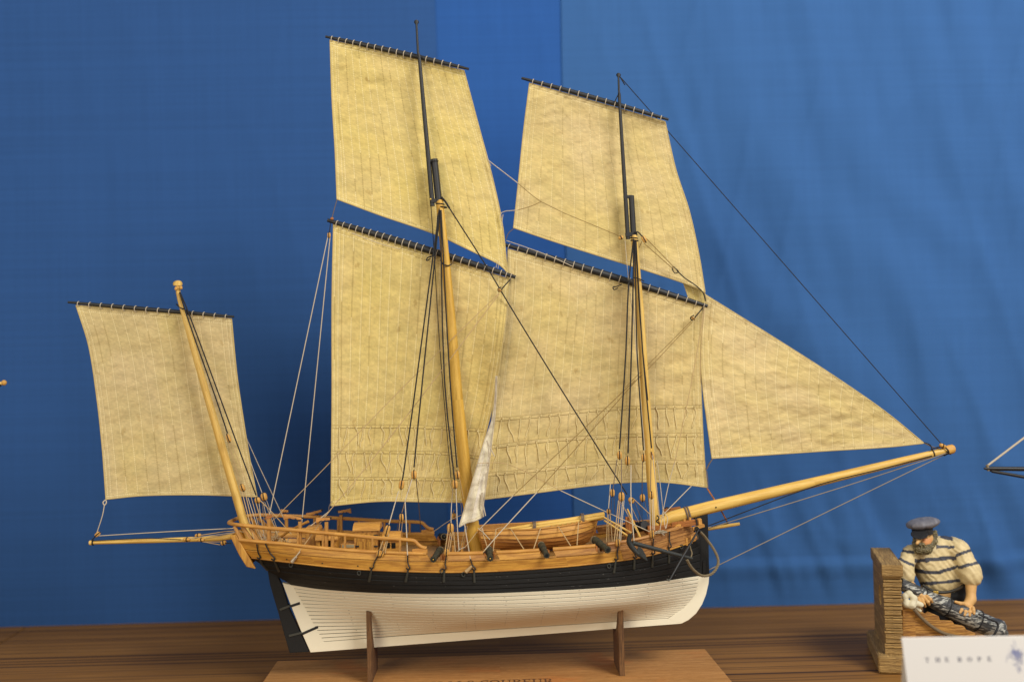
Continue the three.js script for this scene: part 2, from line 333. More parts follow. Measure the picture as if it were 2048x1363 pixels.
// ------------------------------------------------------------------ the ship: hull form
const shipAt = P(985, 1276, 0);
const ship = thing('model_ship', 'wooden model of a three-masted sailing lugger with cream sails on a display board', 'model ship', shipAt);
const SN = [0, 0.12, 0.25, 0.4, 0.5, 0.65, 0.8, 0.92, 1];
const HL = [   // from the keel up to the rail: photo course of each line and its half-breadth in mm
  { x: [646, 800, 1000, 1200, 1335], y: [1283, 1271, 1257.5, 1244.5, 1236], z: [3, 3, 3, 3, 3, 3, 3, 3, 3] },
  { x: [625, 720, 800, 900, 1050, 1200, 1300, 1368], y: [1245, 1245, 1246, 1246, 1240, 1230, 1222, 1215], z: [3, 7, 18, 32, 36, 33, 20, 8, 3] },
  { x: [605, 720, 800, 900, 1050, 1200, 1300, 1392], y: [1207, 1213, 1219, 1222, 1220, 1212, 1202, 1187], z: [3, 21, 39, 51, 54, 53, 41, 18, 3] },
  { x: [583, 645, 774, 954, 1097, 1225, 1288, 1398], y: [1169, 1178, 1186, 1186.5, 1181, 1173.5, 1167, 1151], z: [4, 31, 50, 60, 62, 61, 52, 30, 4] },
  { x: [503, 594, 697, 825, 954, 1097, 1229, 1304, 1381, 1399], y: [1114, 1125, 1136, 1142.5, 1143, 1135, 1122, 1109, 1084, 1076], z: [34, 50, 57, 63, 64, 64, 58, 40, 6] },
  { x: [490, 645, 756, 856, 966, 1079, 1192, 1230, 1297, 1365, 1395], y: [1099, 1114, 1120.5, 1123, 1122, 1117, 1108, 1102, 1091, 1072, 1062], z: [36, 51, 58, 63, 65, 65, 59, 42, 7] },
  { x: [478, 520, 568, 645, 758, 851, 966, 1076, 1192, 1224, 1283, 1344, 1390], y: [1080, 1084, 1088.5, 1097, 1105, 1108, 1106.5, 1101, 1092, 1088, 1077.5, 1060, 1049], z: [38, 50, 56, 62, 63, 63, 58, 43, 8] },
];
function lineP(k, s) { const l = HL[k], x = lerp(l.x[0], l.x[l.x.length - 1], s); return P(x, interp(l.x, l.y, x), interp(SN, l.z, s) / 1000); }
const lineCache = HL.map((_, k) => Array.from({ length: 201 }, (_, i) => lineP(k, i / 200)));
function lineAt(k, s) { const f = clamp(s) * 200, i = Math.min(199, Math.floor(f)); return lineCache[k][i].clone().lerp(lineCache[k][i + 1], f - i); }
function hull(s, t, side = 1) {
  const i = Math.min(5, Math.max(0, Math.floor(t))), f = t - i; let p;
  if (i >= 3) p = lineAt(i, s).lerp(lineAt(i + 1, s), f);
  else {
    const p1 = lineAt(i, s), p2 = lineAt(i + 1, s), p0 = i ? lineAt(i - 1, s) : p1.clone().multiplyScalar(2).sub(p2), p3 = i < 2 ? lineAt(i + 2, s) : p2.clone().multiplyScalar(2).sub(p1);
    const h = (a, b, c, d) => 0.5 * (2 * b + (c - a) * f + (2 * a - 5 * b + 4 * c - d) * f * f + (3 * b - a - 3 * c + d) * f * f * f);
    p = V(h(p0.x, p1.x, p2.x, p3.x), h(p0.y, p1.y, p2.y, p3.y), h(p0.z, p1.z, p2.z, p3.z));
  }
  p.z *= side; return p;
}
function hullN(s, t, side = 1) {
  const e = 0.004, a = hull(Math.min(1, s + e), t, side).sub(hull(Math.max(0, s - e), t, side)), b = hull(s, Math.min(6, t + 0.05), side).sub(hull(s, Math.max(0, t - 0.05), side));
  const n = a.cross(b).normalize(); if (n.z * side < 0) n.negate(); return n;
}
const hgrid = []; for (let i = 0; i <= 100; i++) for (let j = 0; j <= 60; j++) { const p = hull(i / 100, j / 10); hgrid.push([i / 100, j / 10, ...toPx(p)]); }
function hullST(px, py) {
  let best = null, bd = 1e9; for (const g of hgrid) { const d = (g[2] - px) ** 2 + (g[3] - py) ** 2; if (d < bd) { bd = d; best = g; } }
  let [s, t] = best;
  for (let k = 0; k < 6; k++) {
    const q = toPx(hull(s, t)), a = toPx(hull(Math.min(1, s + 0.002), t)), b = toPx(hull(s, Math.min(6, t + 0.02)));
    const A = [(a[0] - q[0]) / 0.002, (a[1] - q[1]) / 0.002], B = [(b[0] - q[0]) / 0.02, (b[1] - q[1]) / 0.02], D = A[0] * B[1] - A[1] * B[0]; if (Math.abs(D) < 1e-6) break;
    const e = [px - q[0], py - q[1]]; s = clamp(s + (e[0] * B[1] - e[1] * B[0]) / D, 0, 1); t = clamp(t + (A[0] * e[1] - A[1] * e[0]) / D, 0, 5.99);
  }
  return [s, t];
}
function H(px, py, off = 0) { const [s, t] = hullST(px, py); return hull(s, t).addScaledVector(hullN(s, t), off); }

// one plank: a closed bar lying on the hull between two heights; its edges are chamfered so that joints read as grooves
function plankGeo(s0, s1, t0, t1, side, th, gap, proud = 0, n = 56, cham = 0.00018) {
  const pos = [], uv = [], idx = []; let base = 0;
  const rows = []; let L = 0, prev;
  for (let i = 0; i <= n; i++) {
    const s = lerp(s0, s1, i / n), tm = (t0 + t1) / 2, a = hull(s, t0, side), b = hull(s, t1, side), N = hullN(s, tm, side), d = b.clone().sub(a), w = Math.max(d.length(), 1e-6), u = d.clone().divideScalar(w);
    const at = (f, o) => a.clone().addScaledVector(u, f).addScaledVector(N, o + proud), g = Math.min(gap, w * 0.3), c = Math.min(cham, w * 0.2);
    rows.push([at(g, -th), at(g, -c), at(g + c, 0), at(w / 2, 0), at(w - g - c, 0), at(w - g, -c), at(w - g, -th)]);
    const m = a.clone().lerp(b, 0.5); if (prev) L += m.distanceTo(prev); prev = m; rows[i].L = L; rows[i].w = w;
  }
  const strips = [[0, 1], [1, 2], [2, 3, 4], [4, 5], [5, 6], [6, 0]], v0 = (t0 * 0.37) % 1;
  for (const st of strips) {
    const m = st.length;
    for (let i = 0; i <= n; i++) for (let k = 0; k < m; k++) { const p = rows[i][st[k]]; pos.push(p.x, p.y, p.z); uv.push(rows[i].L + t0 * 0.013, v0 + k * rows[i].w / (m - 1)); }
    for (let i = 0; i < n; i++) for (let k = 0; k < m - 1; k++) { const a = base + i * m + k, b = a + m; side > 0 ? idx.push(a, b, a + 1, a + 1, b, b + 1) : idx.push(a, a + 1, b, a + 1, b + 1, b); }
    base += (n + 1) * m;
  }
  for (const i of [0, n]) { const q = rows[i]; for (const p of [q[0], q[2], q[4], q[6]]) { pos.push(p.x, p.y, p.z); uv.push(rows[i].L, 0); } idx.push(base, base + 1, base + 2, base, base + 2, base + 3); base += 4; }
  const g = new THREE.BufferGeometry(); g.setAttribute('position', new THREE.Float32BufferAttribute(pos, 3)); g.setAttribute('uv', new THREE.Float32BufferAttribute(uv, 2)); g.setIndex(idx); g.computeVertexNormals(); return clean(g);
}
function shell(t0, t1, inset, side) {
  return gridGeo(90, Math.round((t1 - t0) * 8), (u, v) => { const t = lerp(t0, t1, v); return hull(u, t, side).addScaledVector(hullN(clamp(u, 0.01, 0.99), t, side), -inset); });
}
const hullPart = obj('hull', [shell(0, 4.98, 0.00062, 1), shell(0, 4.98, 0.00062, -1),
  gridGeo(2, 40, (u, v) => { const p = hull(0.002, lerp(2.8, 5, v)); p.z *= lerp(0.98, -0.98, u); return p; })], M.seam, ship);
const PORTS = [[853, 889], [966, 993], [1078, 1106]].map((a) => a.map((x) => (x - 478) / 912));
for (const side of [1, -1]) {
  const NW = 15;
  for (let k = 0; k < NW; k++) obj('plank', plankGeo(0.0005, 1, 3 * k / NW, 3 * (k + 1) / NW, side, 0.0007, 0.00033), M.white, hullPart);
  for (let k = 0; k < 5; k++) obj('plank', plankGeo(0.0005, 1, 3 + k / 5, 3 + (k + 1) / 5, side, 0.0008, 0.0002, [0.0005, 0.001, 0.0013, 0.0009, 0.0006][k], 56, 0.0006), M.black, hullPart);
  obj('plank', plankGeo(0, 0.83, 4, 5, side, 0.0012, 0.00012, 0.0004, 56, 0.0003), M.plank, hullPart);
  for (let k = 0; k < 2; k++) obj('plank', plankGeo(0.8305, 0.995, 4 + k / 2, 4.5 + k / 2, side, 0.0012, 0.0001, 0.0004, 24, 0.0002), M.bowPlank, hullPart);
  const ends = [0, PORTS[0][0], PORTS[0][1], PORTS[1][0], PORTS[1][1], PORTS[2][0], PORTS[2][1], 0.781];
  for (let k = 0; k < 4; k++) obj('plank', plankGeo(ends[2 * k], ends[2 * k + 1], 5.06, 6, side, 0.0026, 0.0001, 0.0002, 24, 0.0003), k % 2 ? M.plank2 : M.plank, hullPart);
  for (let k = 0; k < 3; k++) obj('plank', plankGeo(0.808, 0.992, 5.03 + k * 0.323, 5.353 + k * 0.323, side, 0.0022, 0.0001, 0.0002, 24, 0.0002), M.bowPlank, hullPart);
  obj('plank', plankGeo(0.781, 0.808, 5.03, 5.14, side, 0.0024, 0.0001, 0.0002, 4), M.plank2, hullPart);
  for (let k = 0; k < 3; k++) obj('plank', plankGeo(PORTS[k][0], PORTS[k][1], 5.02, 5.2, side, 0.003, 0.0001, 0.0003, 4), M.plank2, hullPart);
  const capSeg = [[0, PORTS[0][0]], [PORTS[0][1], PORTS[1][0]], [PORTS[1][1], PORTS[2][0]], [PORTS[2][1], 0.781], [0.808, 0.985]];
  for (const [a, b] of capSeg) {
    const pts = []; for (let i = 0; i <= 24; i++) { const p = hull(lerp(a, b, i / 24), 6, side); p.z -= side * 0.0006; p.y += 0.0004; pts.push(p); }
    const g = loft(pts, 0.0019, 8); obj('cap_rail', g, a > 0.8 ? M.bowPlank : M.pale, hullPart);
  }
  const rub = []; for (let i = 0; i <= 60; i++) { const s = lerp(0.001, 0.99, i / 60); rub.push(hull(s, 4.02, side).addScaledVector(hullN(s, 4.02, side), 0.0006)); }
  obj('rubbing_strake', loft(rub, 0.0008, 6), M.plank, hullPart);
}
// wooden pins along the frames
{
  const g = [];
  for (const x0 of [690, 780, 858, 925, 945, 1010, 1088, 1160, 1232, 1296, 1362]) for (let k = 0; k < 14; k++) {
    const t = 0.35 + k * 0.2; if (rnd() < 0.42) continue;
    const px = x0 + (t < 1.5 ? 7 : 0) * (1.5 - t) + rr(-1.2, 1.2), [s] = hullST(px, 1230 - t * 14); if (s < 0.03 || s > 0.965) continue;
    const p = hull(s, t), n = hullN(s, t); g.push(loft([p.clone().addScaledVector(n, -0.0003), p.clone().addScaledVector(n, 0.00012)], 0.00038, 6));
  }
  obj('treenail', g, plain(0.3, 0.27, 0.24, 0.7), hullPart, { kind: 'stuff' });
  const b = []; for (let k = 0; k < 34; k++) { const [s, t] = [rr(0.1, 0.95), 3.15 + 0.2 * Math.floor(rr(0, 4))], p = hull(s, t), n = hullN(s, t); b.push(ball(p.addScaledVector(n, 0.0012), 0.0003, 0.0003, 0.0003, 6)); }
  obj('nail_head', b, plain(0.55, 0.53, 0.5, 0.4, { metalness: 0.5 }), hullPart, { kind: 'stuff' });
  const y = []; for (const [x, yy] of [[574, 1117.5], [645, 1125.5], [716, 1131]]) y.push(loft([H(x, yy, 0), H(x, yy, 0.0007)], 0.0007, 8));
  obj('bolt', y, M.jet, hullPart);
}
// deck of separate planks
const deck = obj('deck', gridGeo(60, 4, (u, v) => { const p = hull(lerp(0.01, 0.985, u), 4.55); p.z *= lerp(-0.97, 0.97, v); p.y -= 0.0004; return p; }), M.hole, ship);
for (let k = 0; k < 16; k++) {
  obj('deck_plank', gridGeo(40, 1, (u, v) => { const s = lerp(0.01, 0.985, u), p = hull(s, 4.55), f = lerp(-0.97, 0.97, (k + 0.03 + v * 0.94) / 16); p.y += 0.0012 * (1 - f * f); p.z *= f; return p; }, (u, v, p) => [p.x + k * 0.031, p.z]), M.deck, deck);
}
// keel, stem, sternpost
obj('keel', slab([[622, 1302.5], [1362, 1245], [1336, 1235], [1200, 1243.5], [1000, 1256.5], [800, 1270], [644, 1282]], 0, 0.0062), M.white, ship);
obj('sternpost', slab([[566, 1164], [588, 1169], [607, 1206], [627, 1244], [649, 1283], [640, 1300], [622, 1302.5], [604, 1262], [584, 1212]], 0, 0.006, 0.0003, 1), M.white, ship);
obj('stem', slab([[1362, 1245], [1376, 1238], [1391, 1225], [1403, 1207], [1411, 1187], [1416, 1165], [1417.5, 1147], [1394, 1151], [1390, 1186], [1367, 1214], [1334, 1236]], 0, 0.0064, 0.0003, 1), M.white, ship);
obj('stem_head', slab([[1417.5, 1147], [1416.5, 1120], [1416, 1090], [1415, 1050], [1414, 1022], [1411, 1019], [1390, 1021], [1387, 1024], [1388, 1040], [1393, 1052], [1394, 1090], [1393, 1151.5]], 0, 0.0075, 0.0004, 1), M.black, ship);
obj('stem_cheek', slab([[1413.5, 1146], [1413, 1124], [1411, 1120], [1406, 1121], [1405, 1126], [1405, 1147]], 0.0042, 0.0016, 0.0004, 1), M.black, ship);
const rudder = obj('rudder', slab([[536, 1138], [541, 1168], [557, 1222], [580, 1304], [619, 1302], [604, 1270], [580, 1218], [566, 1172], [556, 1150]], 0, 0.0055, 0.0004, 1), M.black, ship);
for (const [a, b, z] of [[[561, 1217.5], [581, 1209.5], 0.008], [[579, 1269.5], [605, 1263], 0.008]]) obj('rudder_strap', beam(P(...a), P(...b), 0.0022, z), M.strap, rudder);
for (const [a, b] of [[[582, 1210.5], [601, 1204]], [[604, 1266], [637, 1251.5]]]) obj('hinge_strap', beam(P(...a), P(...b), 0.0025, 0.0072), M.jet, ship);
obj('transom', slab([[461, 1070], [465, 1069.5], [483, 1108], [498, 1131.5], [494, 1132.5], [479, 1109]], 0, 0.068, 0.0003, 1, 0.036), M.plank, ship);
for (const z of [0.0365, -0.0365]) obj('fashion_piece', slab([[460.5, 1070], [473, 1068.5], [484, 1088], [497, 1111], [511, 1136], [494, 1132.5], [479, 1109]], z, 0.0045, 0.0006, 1, 0.0365), M.plank, ship);
// stern rail on both sides, round the taffrail
{
  const near = [[853, 1096, 60], [843, 1093.5, 60], [836, 1088.5, 60], [829, 1081.5, 60], [815, 1079, 60], [758, 1075.5, 57], [700, 1070, 54], [645, 1065, 51], [590, 1060, 47.5], [535, 1055.5, 43], [495, 1051, 38.5], [474, 1049, 34]].map(mm);
  const pts = [...near, ...[[462, 1046.5, 24], [458, 1044.5, 8]].map(mm)], all = [...pts, ...pts.slice().reverse().map((p) => V(p.x, p.y, -p.z))];
  const rail = obj('stern_rail', loft(smooth(all, 4), 0.00185, 8), M.pale, ship);
  for (const side of [1, -1]) {
    for (const [x, y0, y1, z] of [[596, 1061, 1089, 48], [646, 1066, 1096, 51], [690, 1070, 1099, 54], [745, 1075, 1103, 57], [800, 1079, 1104, 60]]) { const a = mm([x, y0, z]), b = mm([x, y1, z]); a.z *= side; b.z *= side; obj('stanchion', beam(a, b, 0.0022, 0.0022), M.plank2, rail); }
    for (const [a, b] of [[[469, 1052, 33], [483, 1078, 38]], [[486, 1054, 34], [506, 1083, 40]], [[500, 1055, 36], [518, 1084, 42]]]) { const p = mm(a), q = mm(b); p.z *= side; q.z *= side; obj('stern_timber', beam(p, q, 0.0032, 0.0022), M.plank2, rail); }
    const k = slab([[824, 1098], [836, 1096], [846, 1097.5], [855, 1098], [855, 1107], [824, 1106]], 0.0605, 0.0022); if (side < 0) { g2(k); } obj('rail_knee', k, M.pale, rail);
  }
}
function g2(k) { k.scale(1, 1, -1); const p = k.attributes.position, n = k.attributes.normal; for (let i = 0; i < p.count; i += 3) for (const a of [p, n]) { const t = [a.getX(i), a.getY(i), a.getZ(i)]; a.setXYZ(i, a.getX(i + 1), a.getY(i + 1), a.getZ(i + 1)); a.setXYZ(i + 1, ...t); } return k; }

// ------------------------------------------------------------------ deck fittings
function swivel(x, yBase, yTop, z, gx0, gy0, gx1, gy1, muzzleLeft) {
  const post = obj('swivel_post', beam(mm([x, yBase, z]), mm([x, yTop, z]), 0.0032, 0.0032), M.plank2, ship);
  const B = (t, o = 0) => { const a = mm([gx0, gy0, z]), b = mm([gx1, gy1, z]), d = b.clone().sub(a), L = d.length(); d.divideScalar(L); const n = V(-d.y, d.x, 0); return a.addScaledVector(d, t * L).addScaledVector(n, o); };
  const s = muzzleLeft ? (t) => 1 - t : (t) => t, pts = [], up = [[0, 0.0018], [0.05, 0.0021], [0.34, 0.0013], [0.46, 0.0016], [0.7, 0.0013], [0.9, 0.0011]], dn = [[0.9, -0.0009], [0.55, -0.0011], [0.42, -0.0012], [0.33, -0.0007], [0.04, -0.0028], [0, -0.0026]];
  for (const [t, o] of [...up, ...dn]) { const p = B(s(t), o); pts.push(new THREE.Vector2(p.x, p.y)); }
  const g = new THREE.ExtrudeGeometry(new THREE.Shape(pts), { depth: 0.0018, bevelEnabled: true, bevelThickness: 0.0005, bevelSize: 0.0004, bevelOffset: -0.0003, bevelSegments: 2 }); g.translate(0, 0, z / 1000 - 0.0009);
  const st = obj('swivel_gun', boxUV(g, 0), M.gun, ship);
  obj('barrel', loft([B(s(0.42), 0.001), B(s(0.95), 0.0009), B(s(1), 0.0009)], [0.0009, 0.0008, 0.0011], 8), M.jet, st);
  obj('trigger_guard', loft(smooth([B(s(0.4), -0.001), B(s(0.36), -0.0026), B(s(0.31), -0.001)]), 0.0003, 5), M.jet, st);
  obj('yoke', beam(B(0.55 + (muzzleLeft ? -0.02 : 0.02), -0.0004), mm([x, yTop, z]), 0.0011, 0.003), M.jet, st);
}
swivel(600, 1090, 1042, 46, 568, 1032, 607, 1037.5, false);
swivel(653, 1097, 1043, 50, 632, 1039, 663, 1037, false);
swivel(573, 1083, 1029, -46, 562, 1022, 578, 1022, false);
swivel(636, 1085, 1030, -48, 613, 1030, 646, 1020, false);
swivel(682, 1088, 1029, -50, 674, 1024, 702, 1020, true);
const postAt = (x, y0, y1, w, z, m = M.plank2) => obj('timberhead', beam(mm([x, y0, z]), mm([x, y1, z]), w * K, w * K), m, ship);
postAt(538, 1086, 1036, 7, 42); postAt(665, 1099, 1070, 6, 52);
obj('timberhead_cap', beam(mm([533, 1035, 42]), mm([544, 1031, 42]), 0.003, 0.004), M.mahog, ship);
obj('tiller', loft([[549, 1083, -5], [580, 1060, 4], [617, 1042, 8]].map(mm), [0.0012, 0.0011, 0.0014], 8), M.plank, ship);
{ // rope coil on the quarterdeck
  const pts = []; for (let i = 0; i <= 90; i++) { const a = i / 90 * 6.28 * 4, r = 0.004 + 0.0008 * Math.sin(a * 0.7); const c = mm([545, 1068, 4]); pts.push(V(c.x + r * Math.cos(a), c.y + r * 0.8 * Math.sin(a) + 0.001 * Math.sin(a * 1.3), c.z + 0.0012 * Math.cos(a * 0.8))); }
  obj('rope_coil', loft(pts, 0.0006, 5), M.ropeT, ship);
  const q = []; for (let i = 0; i <= 26; i++) q.push(mm([545 + 32 * i / 26, 1078 + 6 * Math.sin(i * 0.9) + i * 0.2, 8 + 6 * Math.cos(i * 1.3)])); obj('rope', loft(smooth(q, 2), 0.0006, 5), M.ropeT, ship);
}
// binnacle, hutch, companion house, skylight, hatch
{
  const b = obj('binnacle', boxPx(611, 1058, 640, 1096, 0.016, 0.017, 0.0004, 1), M.plank2, ship);
  obj('lid', slab([[609, 1058], [615, 1052], [640, 1051], [642, 1058]], 0.0075, 0.019, 0.0003), M.pale, b);
  const c = obj('deck_hutch', [boxPx(632, 1080, 640, 1104, 0.024, 0.018), boxPx(647, 1080, 652, 1104, 0.024, 0.018), boxPx(663, 1080, 674, 1104, 0.024, 0.018), boxPx(633, 1081, 673, 1104, 0.012, 0.004)], M.plank, ship);
  obj('roof', barrel(630, 675, 1069, 1081, 0.026, 0.022), M.pale, c);
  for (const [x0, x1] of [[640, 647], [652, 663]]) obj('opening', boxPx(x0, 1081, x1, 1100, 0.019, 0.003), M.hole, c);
  const h = obj('companion_house', boxPx(708, 1061, 755, 1106, 0.018, 0.026, 0.0005, 1), M.plank2, ship);
  obj('roof', barrel(705, 759, 1049, 1062, 0.02, 0.03), M.pale, h);
  for (const [x0, x1] of [[714, 733], [734, 752]]) obj('door', boxPx(x0, 1066, x1, 1099, 0.0188, 0.0016, 0.0003, 1), M.plank, h);
  for (const [x, y, d] of [[709, 1069, 7], [709, 1091, 9], [747, 1069, 9], [748, 1091, 8]]) obj('hinge', beam(P(x, y + 1, 0.0192), P(x + d, y + 1, 0.0192), 0.0016, 0.001), M.jet, h);
  const k = obj('skylight', [boxPx(766, 1080, 799, 1105, 0.016, 0.022)], M.plank, ship);
  obj('roof', barrel(764, 801, 1066, 1081, 0.018, 0.026), M.pale, k);
  for (const [x0, x1] of [[772, 780], [783, 791]]) obj('pane', boxPx(x0, 1085, x1, 1096, 0.0165, 0.001, 0.0002), M.glass, k);
  const t = obj('hatch', boxPx(682, 1088, 710, 1099, 0.02, 0.02), M.pale, ship); obj('hatch_cover', boxPx(684, 1089, 708, 1095, 0.0206, 0.019), plain(0.6, 0.55, 0.42, 0.7), t);
}
function barrel(x0, x1, yTop, yEave, z, depth) {             // a curved roof, ridge along the ship
  const a = P(x0, (yTop + yEave) / 2, z), b = P(x1, (yTop + yEave) / 2, z), h = (yEave - yTop) * sc(z), y0 = a.y - h / 2, sh = new THREE.Shape();
  sh.moveTo(0, 0); for (let i = 0; i <= 12; i++) { const q = i / 12, e = Math.abs(2 * q - 1); sh.lineTo(q * depth, 0.0012 + (h - 0.0012) * Math.pow(1 - Math.pow(e, 2.3), 0.8)); } sh.lineTo(depth, 0);
  const L = b.x - a.x, g = new THREE.ExtrudeGeometry(sh, { depth: L, bevelEnabled: false }); g.rotateY(Math.PI / 2); g.translate(a.x, y0, z); return boxUV(g, 0);
}
// guns
function cannon(breech, muzzle, r, side, tompion) {
  const a = mm(breech), b = mm(muzzle); if (side < 0) { a.z *= -1; b.z *= -1; }
  const prof = [[-0.13, 0.25], [-0.09, 0.42], [-0.05, 0.25], [0, 0.9], [0.04, 1.18], [0.07, 1.18], [0.09, 1.08], [0.33, 1.02], [0.34, 1.1], [0.37, 1.1], [0.38, 0.94], [0.62, 0.86], [0.63, 0.94], [0.66, 0.94], [0.67, 0.8], [0.88, 0.74], [0.92, 0.95], [0.97, 1.02], [1, 0.92]];
  const c = obj('cannon', loft(prof.map(([t]) => a.clone().lerp(b, t)), prof.map(([, q]) => q * r), 18), M.bronze, ship);
  const d = b.clone().sub(a).normalize();
  obj('bore', loft([b.clone().addScaledVector(d, -0.0004), b.clone().addScaledVector(d, 0.00012)], r * 0.55, 14), M.hole, c);
  if (tompion) obj('tompion', ball(b.clone().addScaledVector(d, 0.0003), 0.0007, 0.0007, 0.0004, 8), M.brass, c);
  const g = []; const m = a.clone().lerp(b, 0.3), x = V(1, 0, 0), car = [];
  for (const s of [-1, 1]) { for (const [t, h] of [[0.02, 0.0016], [0.24, 0.003], [0.48, 0.0046]]) { const p = a.clone().lerp(b, t).addScaledVector(x, s * (r * 1.15 + 0.0008)); p.y -= r * 0.6 + 0.006 - h; car.push(boxUV(new RoundedBoxGeometry(0.0016, 0.006, a.distanceTo(b) * 0.26, 1, 0.0003).translate(p.x, p.y, p.z), 2)); } }
  obj('carriage', car, M.mahog, c);
  for (const s of [-1, 1]) for (const t of [0.08, 0.5]) { const p = a.clone().lerp(b, t); p.y -= r + 0.005; g.push(loft([p.clone().addScaledVector(x, s * 0.0038), p.clone().addScaledVector(x, s * 0.0054)], 0.0018, 12)); }
  obj('wheel', g, M.plank2, c);
  const p0 = a.clone().addScaledVector(d, -r * 0.4), ring = []; for (let i = 0; i <= 20; i++) { const q = i / 20 * 6.28; ring.push(p0.clone().add(V(Math.cos(q) * r * 0.95, Math.sin(q) * r * 0.95, -side * 0.0006))); } obj('breech_rope', loft(ring, 0.0004, 5), M.hemp, c);
}
const GUNS = [[[880, 1100, 43], [866.5, 1118.5, 72], 0.0031, true], [[978, 1098.5, 45], [980.5, 1116.5, 73], 0.0031, true], [[1083, 1090, 45], [1093.5, 1110.5, 73], 0.0031, false], [[1190, 1080, 43], [1216, 1099.5, 71], 0.0034, false]];
for (const [a, b, r, t] of GUNS) { cannon(a, b, r, 1, t); cannon(a, b, r, -1, false); }
// rail and pin rack by the mainmast on the far side, pump
for (const y of [1069, 1082]) obj('pin_rail', beam(mm([892, y, -30]), mm([940, y, -30]), 0.0018, 0.003), M.plank2, ship);
for (const x of [898, 916, 932]) obj('rail_post', beam(mm([x, 1066, -31]), mm([x, 1108, -31]), 0.0024, 0.0024), M.mahog, ship);
for (const [x, y, z] of [[906, 1094, 14], [924, 1090, 16], [1330, 1066, -20], [1212, 1098, 40], [1190, 1088, -30]]) obj('bitt', beam(mm([x, y + 14, z]), mm([x, y - 4, z]), 0.0026, 0.0026), M.plank2, ship);
// foredeck: bitts, windlass, catheads
obj('windlass', loft([[1244, 1060, -34], [1262, 1056, -20], [1290, 1050, 6]].map(mm), [0.005, 0.006, 0.005], 8), M.jet, ship);
obj('windlass_bitt', beam(mm([1258, 1090, 12]), mm([1257, 1033, 12]), 0.0062, 0.006), M.mahog, ship);
obj('windlass_bitt', beam(mm([1268, 1085, -34]), mm([1266, 1040, -34]), 0.0062, 0.006), M.mahog, ship);
obj('mast_partner', boxPx(1296, 1052, 1345, 1072, 0.012, 0.03), M.mahog, ship);
{
  const c = obj('cathead', beam(mm([1344, 1050, 18]), mm([1397, 1043, 24]), 0.0055, 0.005), M.mahog, ship);
  obj('cathead_band', beam(mm([1391, 1044, 24]), mm([1394, 1043.5, 24]), 0.0064, 0.0058), M.jet, c);
  obj('end_cap', beam(mm([1396, 1043.5, 25]), mm([1403, 1042.5, 25]), 0.0062, 0.006), M.pale, c);
  obj('cathead_knee', slab([[1347, 1057], [1350, 1051], [1357, 1046], [1362, 1048], [1361, 1054], [1352, 1059]], 0.0235, 0.004), M.pale, c);
  for (const [x, y] of [[1369, 1041], [1380, 1038]]) obj('pin', loft([mm([x, y + 6, 22]), mm([x, y - 4, 22])], [0.0011, 0.0014], 7), M.pale, c);
  obj('cathead', beam(mm([1326, 1022, -26]), mm([1361, 1017, -26]), 0.0046, 0.005), M.mahog, ship);
  obj('knighthead', beam(mm([1385, 1057, 10]), mm([1408, 1050, 8]), 0.003, 0.004), M.pale, ship);
  obj('hawse_timber', beam(H(1372, 1075, 0.001), H(1372, 1090, 0.001), 0.0022, 0.0016), M.pale, ship);
  obj('hawse_timber', beam(H(1382, 1071, 0.001), H(1381, 1086, 0.001), 0.0022, 0.0016), M.pale, ship);
}
// anchor hung on the bow
{
  const A = (x, y, o) => H(x, y, o / 1000);
  const an = obj('anchor', loft([mm([1265, 1085, 66]), mm([1325, 1101, 60]), mm([1384, 1116.5, 46])], [0.0022, 0.002, 0.0016], 8), M.iron, ship);
  obj('anchor_arm', loft(smooth([[1259, 1067, 70], [1257.5, 1080, 69], [1262, 1091, 68], [1275, 1106, 67], [1295, 1121, 64]].map(mm), 3), [0.001, 0.0016, 0.002, 0.0023, 0.0026, 0.0027, 0.0027, 0.0025, 0.0024, 0.0022, 0.0018, 0.0012, 0.0005], 8), M.iron, an);
  obj('anchor_palm', slab([[1277, 1092], [1284, 1096], [1291, 1108], [1295, 1120], [1286, 1116], [1276, 1106], [1274, 1098]], 0.068, 0.0012, 0.0003), M.iron, an);
  obj('anchor_palm', slab([[1256, 1082], [1258, 1072], [1264, 1064], [1265, 1072], [1262, 1082]], 0.066, 0.0012, 0.0003), M.iron, an);
  obj('anchor_stock', loft([[1397, 1059, 30], [1366, 1112, 52], [1340, 1158, 68]].map(mm), [0.0008, 0.0014, 0.0009], 7), M.jet, an);
  obj('anchor_stock_ball', loft(smooth([[1340, 1158, 68], [1337, 1160, 69], [1333, 1158, 69]].map(mm)), 0.0009, 7), M.strap, an);
  const loop = [[1396, 1060, 28], [1403, 1066, 24], [1414, 1079, 16], [1425, 1094, 14], [1434, 1111, 14], [1436.5, 1124, 15], [1431, 1139, 17], [1420, 1149, 20], [1405, 1151, 24], [1390, 1142, 34], [1379, 1129, 44], [1374, 1119, 49]].map(mm);
  obj('anchor_cable', twisted(loop, 0.00135, 15), M.hemp, ship);
  obj('cable_whipping', twisted([[1381, 1116, 48], [1384, 1106, 44], [1381, 1096, 40], [1380, 1088, 38]].map(mm), 0.0006, 8), M.hemp, ship);
  obj('cable_whipping', loft([mm([1392, 1056, 30]), mm([1398, 1062, 27])], 0.0023, 8), M.jet, ship);
}
